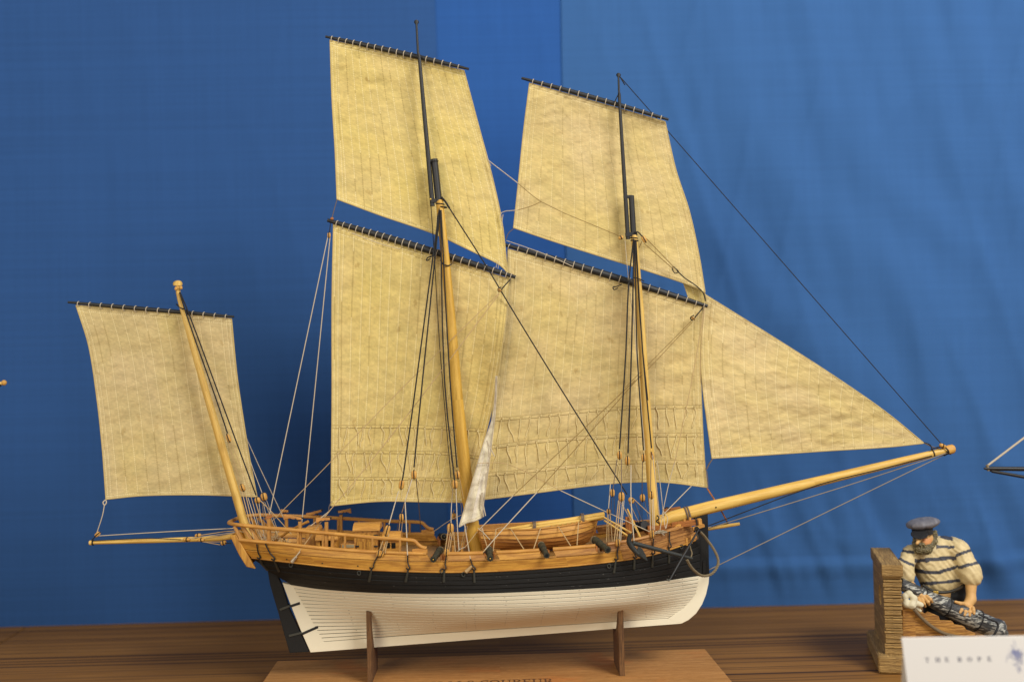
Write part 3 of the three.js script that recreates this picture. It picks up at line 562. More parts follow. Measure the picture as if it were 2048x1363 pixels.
// ship's boat on deck
{
  const bn = [0, 0.15, 0.35, 0.55, 0.75, 0.9, 1];
  const BL = [
    { x: [968, 1010, 1060, 1110, 1150, 1172, 1181], y: [1100, 1099, 1098, 1095, 1090, 1083, 1074], z: [1, 1.2, 1.5, 1.5, 1.5, 1.2, 1] },
    { x: [965, 1010, 1060, 1110, 1150, 1175, 1188], y: [1085, 1086, 1086, 1083, 1077, 1068, 1058], z: [12, 16, 18.5, 19, 16, 9, 1] },
    { x: [957, 1010, 1060, 1110, 1150, 1176, 1193], y: [1059, 1058, 1057, 1052, 1046, 1041, 1037.5], z: [16, 20, 22.5, 22.5, 19, 11, 1] }];
  const bl = (k, s) => { const l = BL[k], x = interp(bn, l.x, s); return P(x, interp(bn, l.y, s), (interp(bn, l.z, s)) / 1000); };
  const bs = (s, t, side) => { const a = bl(0, s), b = bl(1, s), c = bl(2, s), m = b.clone().multiplyScalar(2).sub(a.clone().add(c).multiplyScalar(0.5)); const p = a.multiplyScalar((1 - t) ** 2).addScaledVector(m, 2 * t * (1 - t)).addScaledVector(c, t * t); p.z = 0.004 + (p.z) * side; return p; };
  const boat = obj('ships_boat', [gridGeo(40, 14, (u, v) => { const p = bs(u, v, 1); p.z -= 0.0008; return p; }), gridGeo(40, 14, (u, v) => { const p = bs(u, v, -1); p.z += 0.0008; return p; }), gridGeo(2, 12, (u, v) => { const p = bs(0, v, 1); p.z = 0.004 + (p.z - 0.004) * lerp(1, -1, u); return p; })], M.plank2, ship);
  for (const side of [1, -1]) for (let k = 0; k < 7; k++) {
    const t0 = k / 7, t1 = (k + 1) / 7;
    const A = (u, t, o) => { const p = bs(u, t, side), n = V(0, -0.25 * (1 - t), side).normalize(); return p.addScaledVector(n, o); };
    const g = mergeGeometries([gridGeo(40, 1, (u, v) => A(u, lerp(t0, t1 + 0.01, v), lerp(0.0013, 0.0001, v)), (u, v, p) => [p.x + k * 0.02, p.y]), gridGeo(40, 1, (u, v) => A(u, t0, lerp(-0.0002, 0.0013, v)), (u, v, p) => [p.x, p.y])]);
    obj('strake', g, k > 4 ? M.boatTop : M.boatWood, boat);
    if (k === 6) obj('gunwale', loft(Array.from({ length: 30 }, (_, i) => A(i / 29, 1, 0.0004)), 0.0009, 6), M.pale, boat);
  }
  const st = []; for (let i = 0; i <= 10; i++) { const p = bs(1, i / 10, 0); st.push(p); } st.unshift(mm([1172, 1084, 4]), mm([1178, 1079, 4])); obj('boat_stem', loft(st, 0.0013, 6), M.pale, boat);
  obj('boat_keel', beam(mm([962, 1101, 4]), mm([1172, 1086, 4]), 0.0025, 0.002), M.pale, boat);
  obj('boat_transom_frame', beam(mm([955, 1059, 20]), mm([968, 1101, 9]), 0.0022, 0.002), M.pale, boat);
  for (const u of [0.25, 0.45, 0.62, 0.78]) { const p = bs(u, 0.8, 1), q = bs(u, 0.8, -1); obj('thwart', beam(p, q, 0.0012, 0.004), M.pale, boat); }
  for (let k = 0; k < 9; k++) { const p = bs(0.52 + k * 0.05, 1, 1); obj('thole', boxUV(new RoundedBoxGeometry(0.0018, 0.0024, 0.0014, 1, 0.0003).translate(p.x, p.y + 0.0008, p.z - 0.001)), M.pale, boat); }
  for (const [x, z] of [[985, 10], [1150, 10]]) obj('boat_chock', boxPx(x, 1096, x + 16, 1118, z / 1000 + 0.004, 0.02), M.plank2, ship);
  // spars lashed on top of the boat
  obj('spare_spar', loft([[1003, 1060, 6], [1060, 1051, 8], [1140, 1039.5, 8], [1200, 1029, 8], [1209, 1027, 8]].map(mm), [0.0014, 0.0022, 0.0026, 0.0025, 0.0021], 9), M.spar, ship);
  obj('spare_spar', loft([[1010, 1063, 16], [1080, 1053, 16], [1150, 1043, 15], [1209, 1033, 14]].map(mm), [0.0012, 0.0017, 0.002, 0.0016], 8), M.spar, ship);
  obj('spare_spar', loft([[1040, 1062, -4], [1120, 1051, -2], [1207, 1036, 0]].map(mm), [0.0012, 0.0018, 0.0016], 8), M.spar, ship);
  for (const [x, y] of [[1068, 1053], [1164, 1037]]) for (const d of [-2.2, 0, 2.2]) { const c = mm([x + d, y + 1, 10]), pts = []; for (let i = 0; i <= 18; i++) { const a = i / 18 * 6.283; pts.push(V(c.x + 0.0004 * Math.cos(a), c.y + 0.0056 * Math.cos(a), c.z + 0.009 * Math.sin(a))); } obj('spar_lashing', loft(pts, 0.0005, 5), M.ropeG, ship); }
}
// sweeps and poles stowed forward
for (const [a, b] of [[[1206, 1033, 20], [1262, 1065, 18]], [[1208, 1040, 26], [1258, 1073, 24]], [[1255, 1018, 8], [1281, 1075, 44]]]) obj('oar', loft([mm(a), mm(b)], [0.0009, 0.0012], 7), M.spar, ship);

// ------------------------------------------------------------------ spars
function spar(name, pts, rpx, m, parent = ship, n = 14) { return obj(name, loft(pts.map(mm), rpx.map((r) => r * K), n), m, parent); }
function ringAt(p, axis, r, tr, m, parent, name) {
  const z = axis.clone().normalize(), x = (Math.abs(z.z) < 0.9 ? V(0, 0, 1) : V(0, 1, 0)).cross(z).normalize(), y = z.clone().cross(x), pts = [];
  for (let i = 0; i <= 16; i++) { const a = i / 16 * 6.2832; pts.push(p.clone().addScaledVector(x, Math.cos(a) * r).addScaledVector(y, Math.sin(a) * r)); }
  return obj(name, loft(pts, tr, 6, false), m, parent);
}
const mizzen = spar('mizzen_mast', [[503, 1092], [489, 1048], [440, 880], [395, 725], [360, 600], [356, 582]], [8.8, 8.8, 7.8, 6.4, 5, 4.6], M.spar);
spar('truck', [[356.5, 583], [356, 578], [355.5, 571.5], [355.4, 570.6], [355.3, 567], [355.2, 563], [355, 561]], [4.4, 4, 3.8, 8.6, 9.4, 8, 4], M.spar, mizzen);
for (const [x, y] of [[352, 577], [362, 575]]) obj('cheek_block', ball(mm([x, y, 3]), 0.0016, 0.002, 0.0016, 8), M.block, mizzen);
const main = spar('main_mast', [[957, 1118], [952, 1090], [937, 1000], [915, 800], [900, 620], [887, 480], [879, 400]], [14, 13.6, 13, 11.4, 9.8, 8.4, 7.6], M.mastOld);
spar('masthead', [[877.3, 402], [872.9, 360], [868.8, 322], [868.4, 318]], [7.2, 7, 7, 7], M.jet, main);
ringAt(mm([868.6, 323]), mm([868.6, 323]).sub(mm([875, 360])), 0.0039, 0.0006, M.jet, main, 'mast_band');
const mtop = spar('main_topmast', [[865, 412], [858, 330], [848, 220], [840, 130], [838.5, 112], [836, 105], [833, 48]], [4.8, 4.8, 4.4, 3.6, 3.3, 2.5, 2.2], M.jet, main);
spar('topmast_truck', [[833, 49], [833, 45], [833, 42], [833, 40]], [2.2, 5, 4.6, 2], M.jet, main);
obj('mast_cap', beam(mm([857, 323]), mm([869, 322]), 0.003, 0.004), M.jet, main); obj('mast_cap', beam(mm([862, 402]), mm([884, 400]), 0.004, 0.0055), M.jet, main);
obj('topmast_fid', ball(mm([861, 398, 2.5]), 0.0011, 0.0011, 0.0008, 8), M.brass, main);
const fore = spar('fore_mast', [[1317, 1085], [1312, 1060], [1303, 960], [1290, 780], [1280, 620], [1268, 470]], [10.8, 10.4, 9.8, 8.8, 7.8, 6.4], M.spar);
spar('masthead', [[1267, 470], [1264.8, 430], [1262.7, 394], [1262.5, 391]], [6, 5.8, 5.6, 5.6], M.jet, fore);
spar('fore_topmast', [[1256, 478], [1251, 395], [1245, 300], [1239.5, 210], [1238.5, 188], [1238, 184], [1237, 154]], [4.4, 4.2, 3.8, 3.2, 3, 2.2, 2], M.jet, fore);
spar('topmast_truck', [[1237, 154], [1237, 151], [1237, 148], [1237, 146]], [2.2, 4.8, 4.4, 2], M.jet, fore);
obj('mast_cap', beam(mm([1247, 394]), mm([1264, 393]), 0.003, 0.004), M.jet, fore); obj('mast_cap', beam(mm([1251, 470]), mm([1274, 467]), 0.004, 0.005), M.jet, fore);
for (const [x, y, r, p] of [[880, 408, 8.2, main], [885, 414, 8.4, main], [1268, 476, 7.2, fore], [1269, 481, 7.4, fore]]) ringAt(mm([x, y]), V(0.1, 1, 0), r * K, 0.0006, M.ropeB, p, 'mast_lashing');
const sprit = spar('bowsprit', [[1318, 1043], [1345, 1034], [1420, 1014], [1600, 971], [1800, 922.5], [1893, 900]], [12, 13, 12.5, 10.5, 8, 6.6], M.spar);
spar('bowsprit_cap', [[1892, 900.5], [1894, 900], [1895, 899.6], [1902, 898], [1906, 897], [1909, 896.5]], [6.6, 8.6, 9.4, 9.4, 9, 6], M.block, sprit);
for (const [x, y, r] of [[1372, 1027, 13.4], [1377, 1026, 13.4]]) ringAt(mm([x, y]), V(1, 0.24, 0), r * K, 0.0009, M.ropeG, sprit, 'gammoning');
ringAt(mm([1866, 906.5]), V(1, 0.25, 0), 7.8 * K, 0.0006, M.jet, sprit, 'iron_band');
for (const [x, y] of [[1328, 1030], [1432, 1014], [1894, 903]]) obj('bolt_hole', loft([mm([x, y, 5.6 - (x > 1800 ? 2.2 : 0)]), mm([x, y, 6.6 - (x > 1800 ? 2.2 : 0)])], 0.0008, 8), M.hole, sprit);
spar('jack_spar', [[1412, 1058, -14], [1440, 1053, -14], [1479, 1047, -14]], [3.6, 3.8, 3.2], M.spar);
const boomkin = spar('outrigger', [[476, 1071, 6], [440, 1076, 4], [300, 1081, 0], [190, 1084.5], [184, 1084.7], [183, 1084.8], [179, 1085]], [5.2, 5.2, 4.6, 3.6, 3.6, 5, 4.4], M.spar);
ringAt(mm([186, 1084.6]), V(1, 0, 0), 4.6 * K, 0.0007, M.ropeB, boomkin, 'boom_lashing');

function yard(name, a, b, z, rEnd, rMid, lash, skip = []) {
  const N = 12, pts = [], rad = []; for (let i = 0; i <= N; i++) { const t = i / N; pts.push(mm([lerp(a[0], b[0], t), lerp(a[1], b[1], t) - (name.includes('mizzen') ? 0 : 1.5 * Math.sin(t * 3.14)), z])); rad.push(K * lerp(rEnd, rMid, Math.pow(Math.sin(Math.PI * clamp(t, 0.0, 1)), 0.7))); }
  const y = obj(name, loft(pts, rad, 12), M.jet, ship), ax = pts[N].clone().sub(pts[0]).normalize();
  lash.forEach((x) => {
    const t = (x - a[0]) / (b[0] - a[0]), i = Math.min(N - 1, Math.floor(t * N)), p = pts[i].clone().lerp(pts[i + 1], t * N - i), r = lerp(rad[i], rad[i + 1], t * N - i) + 0.0007;
    const tw = ax.clone().add(V(rr(-0.12, 0.12), rr(-0.05, 0.05), 0.16)); p.y -= 0.0008; ringAt(p, tw, r + 0.0003, 0.00042, M.ropeW, y, 'lashing');
  });
  return y;
}
const span = (a, b, n) => Array.from({ length: n }, (_, i) => lerp(a, b, i / (n - 1)));
yard('mizzen_yard', [136, 604], [468, 633], -7.5, 2.2, 4.2, [...span(157, 340, 9), ...span(386, 452, 4)]);
yard('main_topsail_yard', [651, 73], [938, 138], -6, 2.4, 5.2, [...span(664, 823, 12), ...span(853, 917, 5)]);
yard('fore_topsail_yard', [1043, 156], [1337, 239], -5.5, 2.6, 5, [...span(1066, 1230, 10), ...span(1250, 1322, 5)]);
yard('main_yard', [655, 440], [1031, 554], -8.6, 3.6, 7, [...span(674, 846, 14), ...span(862, 875, 2), ...span(908, 1002, 7), 1013, 1022]);
yard('fore_yard', [1010, 489], [1415, 612], -15, 3.4, 7.2, [...span(1018, 1258, 14), ...span(1298, 1392, 6), 1408]);

// ------------------------------------------------------------------ sails
const weave = dataTex(512, 512, (u, v, i, j) => gray(255 * clamp(0.55 * fbm(u * 14, v * 26, 3, 121) + 0.25 * vn(u * 120, v * 170, 122) + 0.2 * hash(i, j, 123))), false);
function sailTex(tint, nSeam, seed, W = 1024, Hh = 1024, stains = 14, seams = true, size = [270, 400]) {
  const old = seedv; seedv = seed * 7919;
  const base = dataTex(W, Hh, (u, v, i, j) => {
    const a = fbm(u * 9 + seed, v * 22, 4, seed), b = fbm(u * 60, v * 130, 2, seed + 1), h = hash(i, j >> 1, seed);
    let k = 0.985 + 0.09 * (a - 0.5) + 0.13 * (b - 0.5) + 0.06 * (h - 0.5);
    if (vn(u * 130, v * 190, seed + 5) > 0.95) k *= 0.9;
    return [tint[0] * k, tint[1] * (k - 0.01 * (a - 0.5)), tint[2] * (k - 0.14 * (fbm(u * 5, v * 5, 2, seed + 9) - 0.5))];
  });
  const d = base.image.data, put = (x, y, c, al) => { x = Math.round(x); y = Math.round(y); if (x < 0 || y < 0 || x >= W || y >= Hh) return; const k = (y * W + x) * 4; for (let q = 0; q < 3; q++) d[k + q] = lerp(d[k + q], c[q], al); };
  const tx = W / size[0], ty = Hh / size[1];                 // texels per photo pixel along and down the cloth
  const line = (fx, fy, n, vert, id) => {
    const per = 4.2 * (vert ? ty : tx), half = 0.7 * (vert ? tx : ty);
    for (let i = 0; i < n; i++) {
      const on = (i % per) < per * 0.62, x = fx(i), y = fy(i), tone = vn(i / n * 7, id * 5.3, seed);
      const c = tone > 0.3 ? [240, 224, 174] : [134, 110, 60], al = on ? (tone > 0.3 ? 0.6 : 0.42) : 0.05;
      for (let q = -Math.ceil(half); q <= Math.ceil(half); q++) put(x + (vert ? q : 0), y + (vert ? 0 : q), c, al * (Math.abs(q) <= half ? 1 : 0.4));
      for (let q = 1; q <= half * 1.4; q++) put(x + (vert ? half + q : 0), y + (vert ? 0 : half + q), [126, 102, 54], 0.2);
    }
  };
  if (seams) {
    for (let q = 1; q < nSeam; q++) { const x0 = W * (q + rr(-0.07, 0.07)) / nSeam; line((i) => x0 + 2.5 * Math.sin(i * 0.006 + q), (i) => i, Hh, true, q); }
    for (const m of [0.014, 0.986]) { line(() => W * m, (i) => i, Hh, true, 40 + m); line((i) => i, () => Hh * m, W, false, 50 + m); }
    line(() => W * 0.036, (i) => i, Hh, true, 60); line(() => W * 0.964, (i) => i, Hh, true, 61); line((i) => i, () => Hh * 0.97, W, false, 62);
  }
  for (let k = 0; k < stains; k++) {
    const cx = rr(0, W), cy = rr(0, Hh), r = rr(4, 16), al = rr(0.08, 0.28), ang = rr(0, 3.14), st = rr(1, 2.2);
    for (let y = -40; y <= 40; y++) for (let x = -40; x <= 40; x++) { const xx = x * Math.cos(ang) + y * Math.sin(ang), yy = (-x * Math.sin(ang) + y * Math.cos(ang)) / st, q = Math.hypot(xx, yy) / r; const e = q + 1.1 * (fbm((cx + x) / 7, (cy + y) / 7, 2, k) - 0.5); if (e < 1) put(cx + x, cy + y, [136, 102, 48], al * sstep(1, 0.5, e)); }
  }
  seedv = old; base.needsUpdate = true; return base;
}
function coons(e) {
  const L = polyAt(e.left), R = polyAt(e.right), T = polyAt(e.head), B = polyAt(e.foot), c = [L(0), R(0), L(1), R(1)];
  return (u, v) => { const l = L(v), r = R(v), t = T(u), b = B(u); return [0, 1].map((k) => (1 - v) * t[k] + v * b[k] + (1 - u) * l[k] + u * r[k] - ((1 - u) * (1 - v) * c[0][k] + u * (1 - v) * c[1][k] + (1 - u) * v * c[2][k] + u * v * c[3][k])); };
}
function sail(name, e, o) {
  const C = coons(e), tex = sailTex(o.tint, o.seams, o.seed, 1024, 1024, o.stains ?? 14, o.seams > 0, [Math.abs(e.foot[e.foot.length - 1][0] - e.foot[0][0]), Math.abs(e.left[e.left.length - 1][1] - e.left[0][1])]), bump = weave.clone(); bump.repeat.set(2, 2); bump.needsUpdate = true;
  const mat = new THREE.MeshPhysicalMaterial({ map: tex, roughness: 0.95, bumpMap: bump, bumpScale: 0.0004, transmission: 0 });
  const wr = (x, y) => 0.0031 * (fbm(x / 40 + o.seed, y / 22 + x / 90, 3, o.seed + 40) - 0.5) * (o.wr ?? 1) + 0.0022 * (fbm(x / 130, y / 110, 2, o.seed + 41) - 0.5);
  const zf = (x, y) => o.z(x, y) / 1000 + wr(x, y);
  const pt = (x, y, off = 0) => P(x, y, zf(x, y) + off);
  const s = obj(name, gridGeo(120, 120, (u, v) => pt(...C(u, v))), mat, ship);
  if (o.label) s.userData.label = o.label;
  const edge = (f, r) => loft(Array.from({ length: 70 }, (_, i) => { const [x, y] = f(i / 69); return pt(x, y); }), r, 6);
  if (o.rope !== false) obj('bolt_rope', [edge((t) => C(0, t), 0.0006), edge((t) => C(1, t), 0.0006), edge((t) => C(t, 0), 0.0005), edge((t) => C(t, 1), 0.0007)], o.ropeMat ?? M.bolt, s);
  if (o.hem !== false) {
    const hm = mat, strip = (f) => gridGeo(60, 2, (u, v) => { const [x, y] = C(...f(u, v)); return pt(x, y, 0.00022 + 0.00008 * (v > 0.9 ? -2.5 : 1)); }, (u, v) => { const q = f(u, v); return [q[0], 1 - q[1]]; });
    const a = 0.035, b = 0.028; for (const f of [(u, v) => [a * v, u], (u, v) => [1 - a * v, u], (u, v) => [u, b * v], (u, v) => [u, 1 - b * v]]) obj('hem', strip(f), hm, s);
  }
  s.pt = pt; s.C = C; return { s, pt, C, mat };
}
const mastX = (y) => 880 + (y - 400) * 0.103;
const mizS = sail('mizzen_sail', { left: [[152, 610], [177, 690], [193, 790], [204, 890], [212, 998]], right: [[463, 637], [474, 750], [487, 840], [500, 920], [514, 993]], head: [[152, 610], [300, 622], [463, 637]], foot: [[212, 998], [280, 991], [400, 989], [514, 993]] },
  { tint: [200, 178, 124], seams: 14, seed: 3, z: (x, y) => -8 - 3 * sstep(610, 800, y) - 3 * Math.sin((y - 610) / 390 * 3.1), label: 'smallest square sail, on the pale raked mast at the stern' });
const mtS = sail('main_topsail', { left: [[660, 80], [664, 200], [670, 300], [674, 398]], right: [[928, 141], [957, 250], [985, 355], [1005, 450], [1015, 545]], head: [[660, 80], [790, 108], [928, 141]], foot: [[674, 398], [760, 430], [870, 468], [950, 505], [1000, 530], [1015, 545]] },
  { tint: [212, 188, 116], seams: 19, seed: 5, z: (x, y) => -7 - 4 * sstep(100, 200, y) - 3 * Math.sin((y - 80) / 440 * 3.1) });
const ftS = sail('fore_topsail', { left: [[1059, 166], [1047, 262], [1036, 370], [1027, 455]], right: [[1330, 243], [1352, 340], [1378, 420], [1398, 510], [1410, 584]], head: [[1059, 166], [1190, 203], [1330, 243]], foot: [[1027, 455], [1100, 480], [1200, 512], [1290, 540], [1368, 566], [1410, 584]] },
  { tint: [208, 184, 124], seams: 16, seed: 7, z: (x, y) => -6.5 - 5 * sstep(180, 280, y) - 2 * Math.sin((y - 180) / 380 * 3.1) });
const mainZ = (x, y) => -9.2 - 5 * sstep(480, 700, y) + 20 * sstep(24, 120, x - mastX(y)) * sstep(560, 700, y);
const mainS = sail('main_sail', { left: [[667, 447], [664, 600], [664, 800], [662, 1011]], right: [[1018, 557], [1011, 640], [997, 740], [985, 810], [968, 880], [931, 1004]], head: [[667, 447], [840, 501], [1018, 557]], foot: [[662, 1011], [760, 1002], [850, 1003], [931, 1004]] },
  { tint: [209, 185, 116], seams: 18, seed: 9, stains: 26, z: mainZ });
const foreZ = (x, y) => -15.5 - 5 * sstep(560, 800, y);
const foreS = sail('fore_sail', { left: [[1016, 497], [1012, 600], [1000, 700], [985, 820], [976, 930], [970, 998]], right: [[1403, 613], [1401, 720], [1404, 830], [1409, 920], [1414, 974]], head: [[1016, 497], [1200, 551], [1403, 613]], foot: [[970, 998], [1080, 984], [1180, 971], [1260, 964], [1330, 964], [1414, 974]] },
  { tint: [206, 182, 122], seams: 22, seed: 11, stains: 22, z: foreZ });
const jibS = sail('jib', { left: [[1406, 586], [1400, 680], [1405, 770], [1415, 850], [1424, 916]], right: [[1846, 884], [1846.5, 886]], head: [[1406, 586], [1480, 632], [1560, 682], [1660, 746], [1770, 822], [1846, 884]], foot: [[1424, 916], [1520, 910], [1640, 902], [1780, 893], [1846.5, 886]] },
  { tint: [210, 186, 128], seams: 21, seed: 13, wr: 1.5, z: (x, y) => -20 + 16 * sstep(1500, 1845, x), label: 'triangular sail set to the tip of the bowsprit' });
sail('topsail_tack', { left: [[1366, 563], [1372, 580], [1379, 601]], right: [[1408, 582], [1412, 595], [1412, 612]], head: [[1366, 563], [1390, 572], [1408, 582]], foot: [[1379, 601], [1396, 607], [1412, 612]] }, { tint: [196, 172, 104], seams: 3, seed: 15, stains: 0, z: () => -16.5, hem: false });
// the lower forward corner of the main sail, brought round in front of the mast
const flap = sail('main_sail_tack', { left: [[992, 752], [986, 830], [968, 884], [950, 945], [934, 1000], [918, 1053]], right: [[994, 752], [990, 830], [984, 880], [978, 930], [970, 985], [964, 1034]], head: [[992, 752], [994, 752]], foot: [[918, 1053], [935, 1045], [950, 1041], [964, 1034]] },
  { tint: [226, 214, 188], seams: 2, seed: 17, stains: 2, wr: 2.2, z: (x, y) => 9 + 8 * sstep(760, 1000, y) + 1.6 * Math.sin(x / 5.5 + y / 90), ropeMat: M.ropeW, hem: false });
for (const r of [[[974, 880], [977, 897], [977.5, 914]], [[974, 881], [981, 896], [989, 912]], [[973, 928], [977, 938], [972, 950], [971, 974]], [[965, 984], [966, 1005], [971, 1031]], [[963, 985], [964, 1010], [967, 1033]]]) obj('reef_point', loft(smooth(r.map(([x, y]) => mm([x, y, 20]))), 0.0006, 5), M.ropeW, flap.s);
// reef bands and reef points
function reef(S, band, hpx, nPts, x0, x1, len) {
  const xs = band.map((b) => b[0]), ys = band.map((b) => b[1]), yb = (x) => interp(xs, ys, x), xa = xs[0], xb = xs[xs.length - 1];
  obj('reef_band', gridGeo(70, 2, (u, v) => { const x = lerp(xa, xb, u); return S.pt(x, yb(x) + hpx * v, 0.0004); }, (u, v) => [u, 0.3 + v * 0.012]), S.mat, S.s);
  for (const dy of [0.3, hpx - 0.3]) obj('reef_stitching', loft(Array.from({ length: 80 }, (_, i) => { const x = lerp(xa, xb, i / 79); return S.pt(x, yb(x) + dy, 0.00035); }), 0.00022, 4), M.reefS, S.s);
  const kn = [];
  for (let i = 0; i < nPts; i++) {
    const x = lerp(x0, x1, (i + 0.5) / nPts) + rr(-3, 3), y = yb(x) + hpx * 0.6, L = len * rr(0.72, 1), sw = rr(-9, 9), w = rr(-5, 5), pts = [];
    for (let k = 0; k <= 4; k++) { const t = k / 4; pts.push(S.pt(x + sw * t + w * Math.sin(t * 5), y + L * t, 0.0006)); }
    obj('reef_point', loft(smooth(pts, 3), 0.00056, 5), M.reefT, S.s); kn.push(ball(S.pt(x, y, 0.0006), 0.0007, 0.0007, 0.0005, 6));
  }
  obj('eyelet', kn, M.thread, S.s);
}
reef(mainS, [[664, 850], [740, 849], [816, 849], [884, 852], [920, 854], [968, 857]], 6.5, 17, 668, 960, 42);
reef(mainS, [[664, 901], [740, 900.5], [816, 901], [884, 903], [920, 906], [958, 912]], 6, 16, 668, 944, 44);
reef(mainS, [[664, 953], [740, 953.5], [816, 954], [884, 955], [940, 956]], 6, 15, 668, 930, 40);
reef(foreS, [[988, 835], [1085, 827], [1177, 817], [1272, 811], [1404, 809]], 7, 21, 992, 1400, 46);
reef(foreS, [[981, 890], [1085, 877], [1209, 869], [1284, 866], [1406, 865]], 7.5, 21, 986, 1402, 46);
reef(foreS, [[976, 945], [1085, 935], [1209, 922], [1284, 920], [1410, 920]], 7, 21, 981, 1404, 36);

// ------------------------------------------------------------------ rigging
const { ropeB: b, ropeW: w, ropeT: t, ropeG: g, thread: th } = M;
function rope(m, r, ...pts) { r *= m === M.ropeW ? 0.82 : 0.92; return obj('rope', loft(pts.length > 2 ? smooth(pts.map(mm), 3) : pts.map(mm), r * K, 6), m, ship); }
function lineN(name, m, r, ...pts) { const o = rope(m, r, ...pts); o.name = name; return o; }
function block(x, y, z, wd, ht, tilt = 0) {
  const c = mm([x, y, z]), hw = wd * K / 2, hh = ht * K / 2, sh = new THREE.SphereGeometry(1, 12, 10), a = sh.attributes.position;
  for (let i = 0; i < a.count; i++) { const X = a.getX(i), Y = a.getY(i), Z = a.getZ(i), q = Math.abs(X) < 0.28 ? 0.8 : 1; a.setXYZ(i, Math.sign(X) * Math.pow(Math.abs(X), 0.8) * hw, Math.sign(Y) * Math.pow(Math.abs(Y), 0.75) * hh, Z * hw * 0.85 * q); }
  sh.computeVertexNormals(); sh.rotateZ(tilt); sh.translate(c.x, c.y, c.z); const o = obj('block', boxUV(sh, 1), M.block, ship), pts = [];
  for (let i = 0; i <= 16; i++) { const q = i / 16 * 6.2832; pts.push(V(0, Math.sin(q) * hh * 1.07, Math.cos(q) * hw * 0.86).applyAxisAngle(V(0, 0, 1), tilt).add(c)); }
  obj('strop', loft(pts, Math.min(0.0005, hw * 0.3), 5), M.ropeB, o); return o;
}
// mizzen
lineN('shroud', b, 1.5, [360, 584, 3], [377, 625, 5], [442, 800, 8], [512, 990, 12]);
lineN('shroud', b, 1.5, [359, 584, 4], [374, 632, 6], [433, 800, 10], [455, 866, 12]);
block(457, 876, 13, 9, 17, 0.35); block(485, 975, 16, 11, 15, 0.35); block(515, 1000, 14, 12, 12, 0.2); block(528, 993, 8, 13, 16, 0.2);
rope(t, 0.7, [457, 884, 13], [480, 966, 15]); rope(t, 0.7, [463, 884, 13], [501, 989, 22], [524, 1081, 43]);
rope(t, 1, [484, 983, 18], [508, 1078, 42]); rope(t, 1, [490, 984, 18], [514, 1082, 42]); rope(w, 0.9, [496, 995, 20], [519, 1066, 38]);
rope(t, 1, [512, 1006, 16], [535.5, 1084, 44]); rope(w, 0.8, [518, 1006, 14], [524, 1050, 20], [530, 1080, 22]); rope(w, 0.9, [526, 1002, 8], [536, 1052, 10], [540, 1078, 10]);
rope(w, 0.9, [528, 1000, 6], [554, 1066, -8]); rope(w, 0.9, [533, 1000, 6], [557, 1064, -12]); rope(w, 0.7, [524, 1002, 4], [530, 1060, -20]); rope(w, 0.7, [519, 1005, 4], [518, 1055, -20]);
rope(t, 1, [518, 998, 14], [545, 1025, 16], [583, 1068, 20]);
rope(w, 1, [455, 780, -18], [495, 881, -16], [569, 1039, -40]); rope(w, 0.9, [500, 920, -14], [507, 940, -10], [524, 985, 6]);
rope(w, 1.1, [192, 1070, 0], [205, 1030, 0], [209, 1008, -4]); obj('cringle', loft(smooth([[211, 999, -9], [206, 1004, -7], [209, 1010, -5], [213, 1004, -7], [211, 999, -9]].map(mm)), 0.0006, 5), w, ship);
block(195, 1068, 0, 8, 13, -0.9); rope(b, 1.3, [182, 1082, 0], [187, 1076, 0], [192, 1072, 0]); rope(w, 1.1, [198, 1071, 1], [330, 1063, 12], [468, 1056, 20]);
rope(b, 0.8, [186, 1081, 2], [300, 1076, 4], [362, 1078.5, 5]); rope(w, 0.8, [358, 1079, 4], [470, 1064, 14]); block(374, 1078, 4, 16, 7); block(396, 1070, 5, 13, 7, 0.1); block(403, 1079, 5, 14, 7, 0.1); block(447, 1085, 8, 12, 9, 0.2);
rope(t, 0.9, [402, 1082, 5], [440, 1089, 8]); rope(t, 0.9, [404, 1083, 5], [442, 1083, 9]); rope(t, 1, [400, 1070, 6], [470, 1061, 14], [495, 1067, 22], [512, 1080, 30]); rope(t, 0.9, [408, 1077, 6], [468, 1066, 20]);
rope(b, 1, [440, 1085, 8], [462, 1086, 12]);
for (let k = 0; k < 7; k++) rope(k % 2 ? w : t, 0.8, [513 + k * 4, 1058 + (k * 7) % 11, 20 - k * 5], [520 + k * 5, 1078, 30 - k * 8], [536 + k * 3, 1076 + (k * 5) % 9, 24 - k * 6]);
rope(t, 0.9, [541, 1072, 20], [581, 1084, 20]); rope(t, 1, [549, 1078, 24], [557, 1071, 24], [558, 1070, 24]);
// main: sheets, vangs
block(658, 470, -8, 7, 11); rope(b, 1, [661, 446, -8], [659, 464, -8]); rope(w, 1.2, [655.5, 474, -8], [539, 1028, 20]); rope(w, 1.2, [660, 475, -8], [602, 1060, 0]);
rope(g, 1, [674, 399, -8], [668, 420, -8], [664, 436, -8]); obj('cringle', ball(mm([664, 437, -6]), 0.0018, 0.0015, 0.001, 8), M.mahog, ship);
rope(t, 0.8, [543, 1043, 30], [640, 945, 24], [820, 760, 12], [998, 586, 2]); rope(t, 1.0, [588, 1117, 54], [660, 1020, 40], [711, 960, 34], [823, 819, 20], [998, 588, 4]);
rope(w, 1.2, [600, 1103, 54], [588, 1117, 54], [583, 1123, 55]); obj('mousing', loft([H(594, 1111, 0.002), H(586, 1121, 0.002)], [0.0012, 0.0018], 7), w, ship);
rope(g, 0.8, [663, 1002, -14], [658, 1013, -10], [658, 1024, -4]); rope(w, 0.9, [658, 1022, -4], [640, 1036, 4], [622, 1051, 10]); rope(w, 0.8, [656, 1026, -4], [605, 1062, 10]); rope(w, 0.7, [650, 1052, -30], [643, 1065, -36]);
